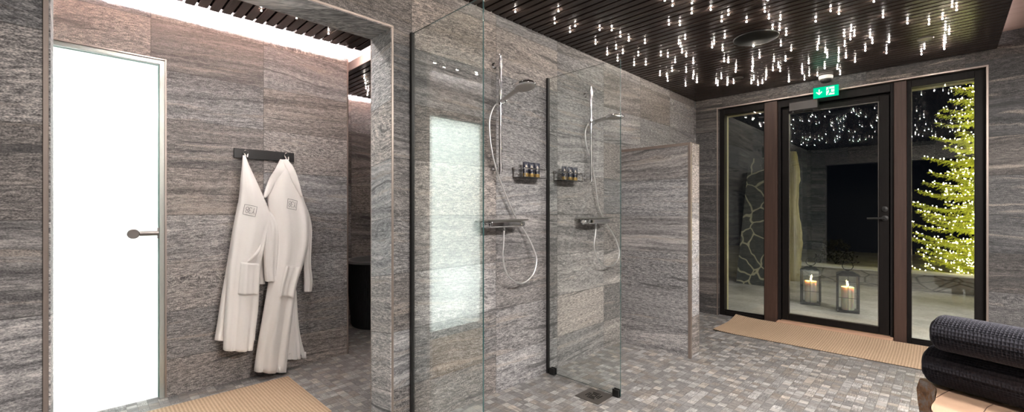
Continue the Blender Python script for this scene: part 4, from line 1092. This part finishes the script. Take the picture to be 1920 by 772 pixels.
def towel_roll(c0, r, length, label, seed, turns=2.6, ph=0.0):
    d = Vector((-0.36, -0.933, 0)).normalized(); side = Vector((0, 0, 1)).cross(d)
    root = thing('rolled_towel', label, 'towel', (c0[0], c0[1], c0[2] - r), 'rolled waffle towels')
    cell = 0.0115; na = int(2 * math.pi * r / cell); nl = int(length / cell); A = 6
    m = MB(); nu, nv = na * A, nl * A; rr = random.Random(seed)
    wob = [rr.uniform(-1, 1) for _ in range(8)]
    def rad(u, v):
        a = 2 * math.pi * u
        q = r * (1 + 0.02 * wob[0] * math.sin(2 * a + wob[1] * 3) + 0.02 * math.sin(9 * v + wob[2]) * math.cos(a + wob[3]))
        du = abs((u * na) % 1 - 0.5) * 2; dv = abs((v * nl) % 1 - 0.5) * 2       # 1 on the ribs
        rib = max(du, dv) ** 4
        q += -0.0068 + 0.0070 * rib
        e = min(v, 1 - v) * length
        if e < 0.03: q -= 0.022 * (1 - math.sqrt(max(0, 1 - (1 - e / 0.03) ** 2)))
        return q
    def P(u, v):
        a = 2 * math.pi * u + ph; q = rad(u, v)
        return Vector(c0) + d * (v * length) + side * (q * math.cos(a)) + Vector((0, 0, 1)) * (q * math.sin(a)) * 0.97
    V = [[m.bm.verts.new(P(i / nu, j / nv)) for i in range(nu)] for j in range(nv + 1)]
    for j in range(nv):
        for i in range(nu): m.bm.faces.new((V[j][i], V[j][(i + 1) % nu], V[j + 1][(i + 1) % nu], V[j + 1][i]))
    m.bm.faces.new(V[-1])
    # spiral end: concentric soft steps
    prev = V[0]
    for kk in range(1, 26):
        f = 1 - kk / 26
        ring = []
        for i in range(nu):
            u = i / nu; q = (r - 0.022) * f; s_ = (1 - f) * turns * 2 * math.pi + 2 * math.pi * u
            dep = 0.007 * math.sin(s_ * 1.0 + kk * 1.2) - 0.004 * (1 - f) + 0.002
            a = 2 * math.pi * u + ph
            ring.append(m.bm.verts.new(Vector(c0) - d * dep + side * (q * math.cos(a)) + Vector((0, 0, 1)) * (q * math.sin(a))))
        for i in range(nu): m.bm.faces.new((prev[i], ring[i], ring[(i + 1) % nu], prev[(i + 1) % nu]))
        prev = ring
    m.bm.faces.new(prev[::-1])
    m.build('towel_roll', M_WAFFLE, root, smooth=True)
    # the free hem lying along the roll
    m = MB(); aa = math.radians(150)
    def hem(u, v):
        a = aa + u * 0.55; q = r + 0.003 - 0.004 * u
        dv = abs((v * nl) % 1 - 0.5) * 2; du = abs((u * 3) % 1 - 0.5) * 2
        q += 0.004 * max(du, dv) ** 4
        return Vector(c0) + d * (0.012 + v * (length - 0.03)) + side * (q * math.cos(a)) + Vector((0, 0, 1)) * (q * math.sin(a))
    m.grid(hem, 15, nl * 5); ext = bmesh.ops.extrude_face_region(m.bm, geom=m.bm.faces[:])
    axis0 = Vector(c0)
    for g in ext['geom']:
        if isinstance(g, bmesh.types.BMVert):
            w = g.co - axis0; w -= d * w.dot(d); g.co -= w.normalized() * 0.010
    m.build('hem', M_WAFFLE, root, smooth=True)
towel_roll((2.752, 0.044, 0.512), 0.091, 0.70, 'black waffle towel rolled up, the lower one resting on the log bench', 3)
towel_roll((2.655, 0.020, 0.678), 0.080, 0.68, 'black waffle towel rolled up, the upper one on the other roll', 4)

# crumpled white towel on the floor by the portal (mirrored in the big screen)
m = MB(); rr = random.Random(2)
def ct(u, v):
    x, y = (u - 0.5) * 2, (v - 0.5) * 2
    h = max(0.0, 1 - (x * x) ** 1.3 - (y * y) ** 1.3)
    z = 0.075 * h ** 0.5 + 0.022 * h * math.sin(7 * x + 3 * y) + 0.016 * h * math.sin(11 * y - 4 * x + 1)
    return Vector((0.98 + 0.24 * x + 0.04 * math.sin(4 * y), 1.80 + 0.17 * y + 0.03 * math.sin(5 * x), max(0.004, z)))
m.grid(ct, 48, 40); ext = bmesh.ops.extrude_face_region(m.bm, geom=m.bm.faces[:])
for g in ext['geom']:
    if isinstance(g, bmesh.types.BMVert): g.co.z = max(0.0005, g.co.z - 0.02)
tag(m.build('towel', M_TERRY, smooth=True), 'white crumpled towel on the floor mirrored low in the large screen', 'towel')

# ------------------------------------------------------------------ terrace in the snow
def snow_mat(name, c0, c1):
    t = NT(name); p, x, y, z = t.pos()
    n = t.noise(t.comb(t.math('MULTIPLY', x, 2.4), t.math('MULTIPLY', y, 1.7), z), 1.0, 5, 0.6); n2 = t.noise(p, 25, 4, 0.6)
    f = t.maprange(t.math('ADD', t.math('MULTIPLY', n, 0.7), t.math('MULTIPLY', n2, 0.3)), 0.35, 0.65, 0, 1)
    return t.bsdf(t.mix(f, c0, c1), 0.8, 0, t.bump(f, 0.5, 0.03), spec=0.2)
M_SNOW = snow_mat('trodden_snow', (0.40, 0.38, 0.36), (0.80, 0.79, 0.78))
m = MB().box((L + 0.16, -6, -0.12), (16, 9, -0.002)); struct(m, 'terrace_floor', M_SNOW, 'trodden snowy terrace outside the glazed front', 'terrace')

# dry stone edging wall with snow on top
t = NT('dry_stone'); p, x, y, z = t.pos()
vo = t.n('ShaderNodeTexVoronoi', feature='DISTANCE_TO_EDGE'); t.l(t.comb(t.math('MULTIPLY', y, 3.0), t.math('MULTIPLY', z, 9.0), x), vo.inputs['Vector']); vo.inputs['Scale'].default_value = 1.0
n = t.noise(p, 14, 5); c = t.mix(n, (0.20, 0.19, 0.165), (0.42, 0.40, 0.35)); c = t.mix(t.maprange(vo.outputs[0], 0.0, 0.06, 1, 0), c, (0.08, 0.075, 0.06))
M_DRY = t.bsdf(c, 0.9, 0, t.bump(t.math('MINIMUM', vo.outputs[0], 0.1), 0.8, 0.08))
ew = thing('edging_wall', 'low rough stone wall with snow along the terrace edge', 'garden wall', (9.1, 0, 0))
m = MB(); m.grid(lambda u, v: (8.97 + 0.03 * math.sin(40 * u) * math.sin(9 * v) + 0.04 * v, 2.6 - u * 6.2, v * 0.235), 90, 6); ext = bmesh.ops.extrude_face_region(m.bm, geom=m.bm.faces[:])
for g in ext['geom']:
    if isinstance(g, bmesh.types.BMVert): g.co.x += 0.4
m.build('stones', M_DRY, ew)
m = MB(); m.grid(lambda u, v: (8.97 + 0.46 * v, 2.62 - u * 6.24, 0.245 + 0.025 * math.sin(math.pi * v) + 0.006 * math.sin(33 * u + 4 * v)), 90, 8); ext = bmesh.ops.extrude_face_region(m.bm, geom=m.bm.faces[:])
for g in ext['geom']:
    if isinstance(g, bmesh.types.BMVert): g.co.z = 0.236
m.build('snow_cap', snow_mat('clean_snow', (0.74, 0.74, 0.74), (0.85, 0.85, 0.86)), ew, smooth=True)

# flagstone chimney pillar
t = NT('flagstone_cladding'); p, x, y, z = t.pos()
vo = t.n('ShaderNodeTexVoronoi', feature='DISTANCE_TO_EDGE'); wv = t.noise(p, 3, 2, color=True)
vec = t.vmath('ADD', t.comb(t.math('MULTIPLY', x, 4.2), t.math('MULTIPLY', y, 4.2), t.math('MULTIPLY', z, 3.6)), wv); t.l(vec, vo.inputs['Vector']); vo.inputs['Scale'].default_value = 1.0
vc = t.n('ShaderNodeTexVoronoi', feature='F1'); t.l(vec, vc.inputs['Vector']); vc.inputs['Scale'].default_value = 1.0
n = t.noise(p, 20, 4); c = t.mix(n, (0.045, 0.052, 0.058), (0.10, 0.108, 0.11)); c = t.mix(t.maprange(vo.outputs[0], 0.030, 0.052, 1, 0), c, (0.46, 0.44, 0.33))
M_FLAG = t.bsdf(c, 0.75, 0, t.bump(t.math('MINIMUM', vo.outputs[0], 0.12), 0.6, 0.05))
pl = [onX(1380, 530, 7.72).y, onX(1450, 530, 7.72).y]
m = MB(); zt = 2.06; yl0, yl1 = pl[0], pl[1] - 0.05; yt0 = onX(1404, 300, 7.85).y
V = lambda *q: Vector(q)
bot = [V(7.72, yl0, -0.002), V(7.72, yl1, -0.002), V(8.35, yl1, -0.002), V(8.35, yl0, -0.002)]
top = [V(7.85, yt0, zt), V(7.85, yl1 + 0.03, zt), V(8.25, yl1 + 0.03, zt), V(8.25, yt0, zt)]
m.grid(lambda u, v: bot[0].lerp(bot[1], u).lerp(top[0].lerp(top[1], u), v), 8, 30); m.grid(lambda u, v: bot[3].lerp(bot[0], u).lerp(top[3].lerp(top[0], u), v), 8, 30)
m.grid(lambda u, v: bot[1].lerp(bot[2], u).lerp(top[1].lerp(top[2], u), v), 8, 30); m.grid(lambda u, v: bot[2].lerp(bot[3], u).lerp(top[2].lerp(top[3], u), v), 8, 30)
m.grid(lambda u, v: top[0].lerp(top[1], u).lerp(top[3].lerp(top[2], u), v), 8, 4)
bmesh.ops.remove_doubles(m.bm, verts=m.bm.verts[:], dist=1e-4)
tag(m.build('stone_pillar', M_FLAG), 'dark flagstone pillar with pale mortar seen through the left window', 'pillar')

# rough timber post
m = MB(); rr = random.Random(8)
pc = onX(1484, 520, 8.72); n = 16; rings = []
for j in range(28):
    z = -0.002 + j * (2.22 / 27); off = 0.02 * math.sin(j * 0.5) + 0.03 * (j / 27)
    rings.append([m.bm.verts.new((8.72 + 0.12 * math.sin(2 * math.pi * k / n) * (1 + rr.uniform(-.08, .08)), pc.y + off + (0.165 - 0.045 * j / 27) * math.cos(2 * math.pi * k / n) * (1 + rr.uniform(-.09, .09)), z)) for k in range(n)])
for A, B in zip(rings[:-1], rings[1:]):
    for k in range(n): m.bm.faces.new((A[k], A[(k + 1) % n], B[(k + 1) % n], B[k]))
m.bm.faces.new(rings[0][::-1]); m.bm.faces.new(rings[-1])
tag(m.build('timber_post', wood('yellow_rough_timber', (0.30, 0.27, 0.15), (0.55, 0.50, 0.30), 0.6, 'z', 0.8), smooth=True), 'rough yellowish timber trunk standing on the terrace behind the door edge', 'post')

# lanterns with candles
M_LANT = plain('dark_lantern_metal', (0.025, 0.028, 0.032), 0.45, 0.5)
M_LGLASS = glass('lantern_glass', (0.93, 0.95, 0.95), 0.8, 1.45)
def wax():
    t = NT('candle_wax'); p, x, y, z = t.objpos()
    return t.bsdf((0.82, 0.74, 0.60), 0.5, 0, spec=0.4, Subsurface_Weight=0.8, Subsurface_Radius=(1.0, 0.5, 0.2), Subsurface_Scale=0.06)
M_WAX = wax(); M_FLAME = emit('candle_flame', (1.0, 0.60, 0.22), 170.0)
def lantern(c, rz, label, clabel):
    w, h = 0.098, 0.43; Rz = Matrix.Rotation(rz, 4, 'Z'); T = Matrix.Translation((c.x, c.y, 0)) @ Rz
    root = thing('lantern', label, 'lantern', (c.x, c.y, 0), 'candle lanterns on the terrace')
    def part(name, mb, mat, **k):
        o = mb.build(name, mat, None, **k); o.data.transform(T); o.parent = root; o.matrix_parent_inverse = Matrix.Translation((-c.x, -c.y, 0)); return o
    m = MB(); m.box((-w - .008, -w - .008, 0.0), (w + .008, w + .008, 0.022), 0.003, 1); part('base', m, M_LANT)
    for sx in (-1, 1):
        for sy in (-1, 1):
            m = MB(); m.box((sx * w - .009, sy * w - .009, 0.022), (sx * w + .009, sy * w + .009, h), 0.002, 1); part('post', m, M_LANT)
    m = MB(); m.box((-w - .012, -w - .012, h), (w + .012, w + .012, h + 0.018), 0.003, 1)
    a, b = w + 0.004, 0.05
    base = [V(-a, -a, h + .018), V(a, -a, h + .018), V(a, a, h + .018), V(-a, a, h + .018)]; tp = [V(-b, -b, h + .05), V(b, -b, h + .05), V(b, b, h + .05), V(-b, b, h + .05)]
    Vs = [m.bm.verts.new(q) for q in base + tp]
    for i in range(4): m.bm.faces.new((Vs[i], Vs[(i + 1) % 4], Vs[4 + (i + 1) % 4], Vs[4 + i]))
    m.bm.faces.new(Vs[4:]); m.bm.faces.new(Vs[:4][::-1])
    m.cyl((0, 0, h + .05), (0, 0, h + .066), 0.016, 14); part('roof', m, M_LANT)
    m = MB(); m.tube([(0, 0.052 * math.sin(2 * math.pi * k / 28), h + .112 - 0.05 * math.cos(2 * math.pi * k / 28)) for k in range(28)], 0.0042, 8, closed=True); part('ring', m, M_LANT, smooth=True)
    for i in range(4):
        m = MB(); Vq = [m.bm.verts.new(q) for q in (V(-w + .009, -w, .022), V(w - .009, -w, .022), V(w - .009, -w, h), V(-w + .009, -w, h))]; m.bm.faces.new(Vq)
        m.bm.transform(Matrix.Rotation(i * math.pi / 2, 4, 'Z')); part('pane', m, M_LGLASS)
    m = MB()
    for i in (0, 3):
        q = MB(); q.box((-.0025, -w - .003, .022), (.0025, -w + .003, h)); q.box((-w, -w - .003, .17), (w, -w + .003, .175)); q.bm.transform(Matrix.Rotation(i * math.pi / 2, 4, 'Z'))
        me = bpy.data.meshes.new('tmp'); q.bm.to_mesh(me); q.bm.free(); m.bm.from_mesh(me); bpy.data.meshes.remove(me)
    part('glazing_bar', m, M_LANT)
    cr = thing('candle', clabel, 'candle', (c.x, c.y, 0.022), 'lit candles in the lanterns')
    m = MB(); m.lathe([(0, 0.0), (0.063, 0.0), (0.064, 0.004), (0.064, 0.265), (0.060, 0.271), (0.052, 0.262), (0, 0.256)], c=(c.x, c.y, 0.0225), n=36); m.build('wax', M_WAX, cr, angle=50)
    m = MB(); m.tube([(c.x, c.y, 0.278), (c.x, c.y + 0.002, 0.300)], 0.0016, 6); m.build('wick', M_BLACKFELT, cr)
    m = MB(); m.lathe([(0, 0), (0.006, 0.006), (0.0095, 0.018), (0.0085, 0.034), (0.004, 0.052), (0, 0.066)], c=(c.x, c.y, 0.296), n=16); m.build('flame', M_FLAME, cr, smooth=True)
lc1, lc2 = onZ(1526, 572, 0), onZ(1597, 587, 0)
lantern(lc1 + Vector((0.09, 0.05, 0)), math.radians(7), 'dark metal candle lantern on the snow, left one farther from the door', 'lit cream pillar candle inside the left lantern')
lantern(lc2 + Vector((0.09, 0.05, 0)), math.radians(10), 'dark metal candle lantern on the snow, right one with crossed glazing bars', 'lit cream pillar candle inside the right lantern')

# lit spruce
def spruce(cx, cy, h, rad):
    root = thing('spruce', 'tall green spruce wound with yellow fairy lights behind the right window', 'tree', (cx, cy, 0))
    rr = random.Random(21); mf = MB(); mt = MB(); tips = []
    mt.tube([(cx, cy, -0.01), (cx, cy, h * 0.5), (cx, cy, h)], [0.08, 0.05, 0.008], 10)
    t = NT('spruce_needles'); n = t.noise(t.pos()[0], 20, 3)
    mat = t.bsdf(t.mix(n, (0.28, 0.34, 0.03), (0.54, 0.58, 0.08)), 0.7, 0, spec=0.2)
    z = 0.22
    while z < h - 0.12:
        R = rad * (1 - (z / h)) ** 0.75 + 0.03
        nb = 11 if z < h * 0.7 else 8
        a0 = rr.uniform(0, 6.28)
        for b in range(nb):
            a = a0 + 2 * math.pi * b / nb + rr.uniform(-.2, .2)
            ln = R * rr.uniform(0.72, 1.08); dr = Vector((math.cos(a), math.sin(a), 0))
            if dr.x > 0.35 and ln > 0.2: ln *= 0.8
            p0 = Vector((cx, cy, z + rr.uniform(-.05, .05)))
            pts = [p0 + dr * (ln * u) + Vector((0, 0, -0.10 * ln * math.sin(u * 2.6) + 0.12 * ln * u * u)) for u in (0, .25, .5, .75, 1)]
            mt.tube(pts, [0.012, 0.009, 0.007, 0.005, 0.002], 5)
            side = Vector((-dr.y, dr.x, 0)); ns = max(5, int(ln / 0.04))
            for k in range(ns):
                u = (k + 0.6) / ns; f = u * 4; i = min(int(f), 3); q = pts[i].lerp(pts[i + 1], f - i)
                tw = (0.20 * ln * (1 - u) + 0.07) * rr.uniform(0.7, 1.2)
                for sg_ in (-1, 1, 0):
                    if sg_ == 0 and k % 2: continue
                    dd = (dr * 0.55 + side * sg_ * 0.75 + Vector((0, 0, rr.uniform(-.55, .02)))).normalized() if sg_ else (Vector((0, 0, -0.9)) + dr * 0.35 + side * rr.uniform(-.4, .4)).normalized()
                    L_ = tw if sg_ else tw * 0.6
                    nt = max(4, int(L_ / 0.0105))
                    for j in range(nt):
                        c = q + dd * (L_ * (j + 0.5) / nt)
                        nrm = Vector((rr.uniform(-1, 1), rr.uniform(-1, 1), rr.uniform(-.2, 1))).normalized()
                        sd = dd.cross(nrm).normalized(); lN = 0.026 * rr.uniform(0.8, 1.2)
                        for s2 in (-1, 1):
                            ax = (dd * 0.8 + sd * s2).normalized(); tip = c + ax * lN; wd = ax.cross(nrm).normalized() * 0.0030
                            mf.bm.faces.new([mf.bm.verts.new(c - wd), mf.bm.verts.new(c + wd), mf.bm.verts.new(tip)])
                if rr.random() < 0.50: tips.append(q + Vector((rr.uniform(-.03, .03), rr.uniform(-.03, .03), rr.uniform(0.0, .025))) + side * rr.uniform(-tw, tw) * 0.7)
            tips.append(pts[-1] + Vector((0, 0, 0.01)))
        z += 0.155 + 0.05 * rr.random()
    mt.build('trunk', plain('spruce_bark', (0.05, 0.035, 0.02), 0.9), root, smooth=True)
    mf.build('foliage', mat, root, normals=False)
    # fairy lights: the nearest ones to the window as bulbs of their own, the rest together
    ls = thing('fairy_lights', 'string of small yellow fairy lights wound around the spruce', 'fairy lights', (cx, cy, 0.3))
    mb = emit('fairy_yellow', (1.0, 0.86, 0.46), TREE_E)
    tips.sort(key=lambda q: (q - Vector((0, 0, EYE))).length)
    vis = [q for q in tips if q.y > cy - 0.35]; rest = [q for q in tips if q.y <= cy - 0.35]
    proto = None
    for q in vis[:100]:
        if proto is None:
            m = MB(); t2 = bmesh.new(); bmesh.ops.create_icosphere(t2, subdivisions=1, radius=0.0058); m.merge(t2); proto = m.build('bulb', mb, None, smooth=True); o = proto
        else: o = proto.copy(); COL.objects.link(o)
        o.parent = ls; o.location = q - Vector(ls.location)
    m = MB()
    for q in vis[100:] + rest:
        t2 = bmesh.new(); bmesh.ops.create_icosphere(t2, subdivisions=1, radius=0.0058); m.merge(t2, Matrix.Translation(q))
    o = m.build('bulbs', mb, ls, smooth=True); o['kind'] = 'stuff'
    m = MB(); srt = sorted(tips, key=lambda q: q.z)
    ctr_ = [Vector((cx + (rad * 0.62 * (1 - zz / h)) * math.cos(zz * 14), cy + (rad * 0.62 * (1 - zz / h)) * math.sin(zz * 14), zz)) for zz in [0.3 + i * (h - 0.5) / 240 for i in range(240)]]
    m.tube(ctr_, 0.0025, 5); m.build('wire', M_BLACK, ls, smooth=True)
spruce(10.05, -0.46, 4.3, 1.02)

# dark shrubs beyond the wall
def shrub(cx, cy, r, h, seed, label):
    rr = random.Random(seed); m = MB()
    for k in range(420):
        a, u = rr.uniform(0, 6.28), rr.random(); rad_ = r * math.sqrt(rr.random()) * (1 - 0.6 * u)
        c = Vector((cx + rad_ * math.cos(a), cy + rad_ * math.sin(a), u * h)); d_ = Vector((rr.uniform(-1, 1), rr.uniform(-1, 1), rr.uniform(0, 1))).normalized(); s_ = d_.cross(Vector((0.3, 0.2, 1))).normalized()
        m.bm.faces.new([m.bm.verts.new(c), m.bm.verts.new(c + d_ * .05 + s_ * .02), m.bm.verts.new(c + d_ * .10), m.bm.verts.new(c + d_ * .05 - s_ * .02)])
    for k in range(7):
        a = rr.uniform(0, 6.28); m.tube([(cx, cy, 0), (cx + 0.6 * r * math.cos(a), cy + 0.6 * r * math.sin(a), h * 0.8)], [0.012, 0.004], 5)
    tag(m.build('shrub', plain('dark_leaf', (0.012, 0.013, 0.007), 0.8), normals=False), label, 'shrub')
shrub(12.2, 1.75, 0.45, 0.5, 2, 'dark low shrub in the night behind the edging wall')

# wall lamp on the outside facade (above the frame)
lm = thing('outdoor_lamp', 'outdoor wall lamp above the terrace, outside the view', 'lamp', (L + 0.16, -0.9, 2.5))
m = MB().box((L + 0.16, -0.98, 2.44), (L + 0.20, -0.82, 2.60), 0.005, 1); m.build('bracket', M_BLACK, lm)
m = MB().box((L + 0.20, -1.0, 2.47), (L + 0.42, -0.80, 2.49)); m.build('shade', M_BLACK, lm)
m = MB().box((L + 0.22, -0.98, 2.462), (L + 0.40, -0.82, 2.469)); m.build('diffuser', emit('yard_lamp', (1.0, 0.95, 0.84), YARD_E), lm)


# small pieces belong to the part that carries them
SUB = {'hand_shower': {'spray_face': 'shower_head'}, 'exit_sign': {'arrow': 'panel', 'doorway_field': 'panel', 'running_figure': 'panel'},
       'frosted_door': {'knob': 'handle_bar', 'glass_edge': 'door_leaf'}, 'door_1': {'closer_arm': 'door_closer', 'lever_handle': 'door_leaf', 'thumb_turn': 'door_leaf', 'glazing_bead': 'door_leaf'},
       'shampoo_tube': {'print': 'tube_body'}, 'log_bench': {'crack': 'seat'}, 'rolled_towel': {'hem': 'towel_roll'}, 'bathrobe': {'pocket': 'body', 'monogram': 'body'},
       'candle': {'wick': 'wax', 'flame': 'wax'}, 'lantern': {'ring': 'roof'}, 'floor_drain': {'slots': 'plate'}}
for root in [o for o in COL.objects if o.parent is None and o.type == 'EMPTY']:
    table = SUB.get(root.name.split('.')[0])
    if not table: continue
    parts = list(root.children)
    by = {}
    for p in parts: by.setdefault(p.name.split('.')[0], p)
    for p in parts:
        q = by.get(table.get(p.name.split('.')[0], ''))
        if q is not None:
            p.parent = q; p.matrix_parent_inverse = Matrix.Identity(4)
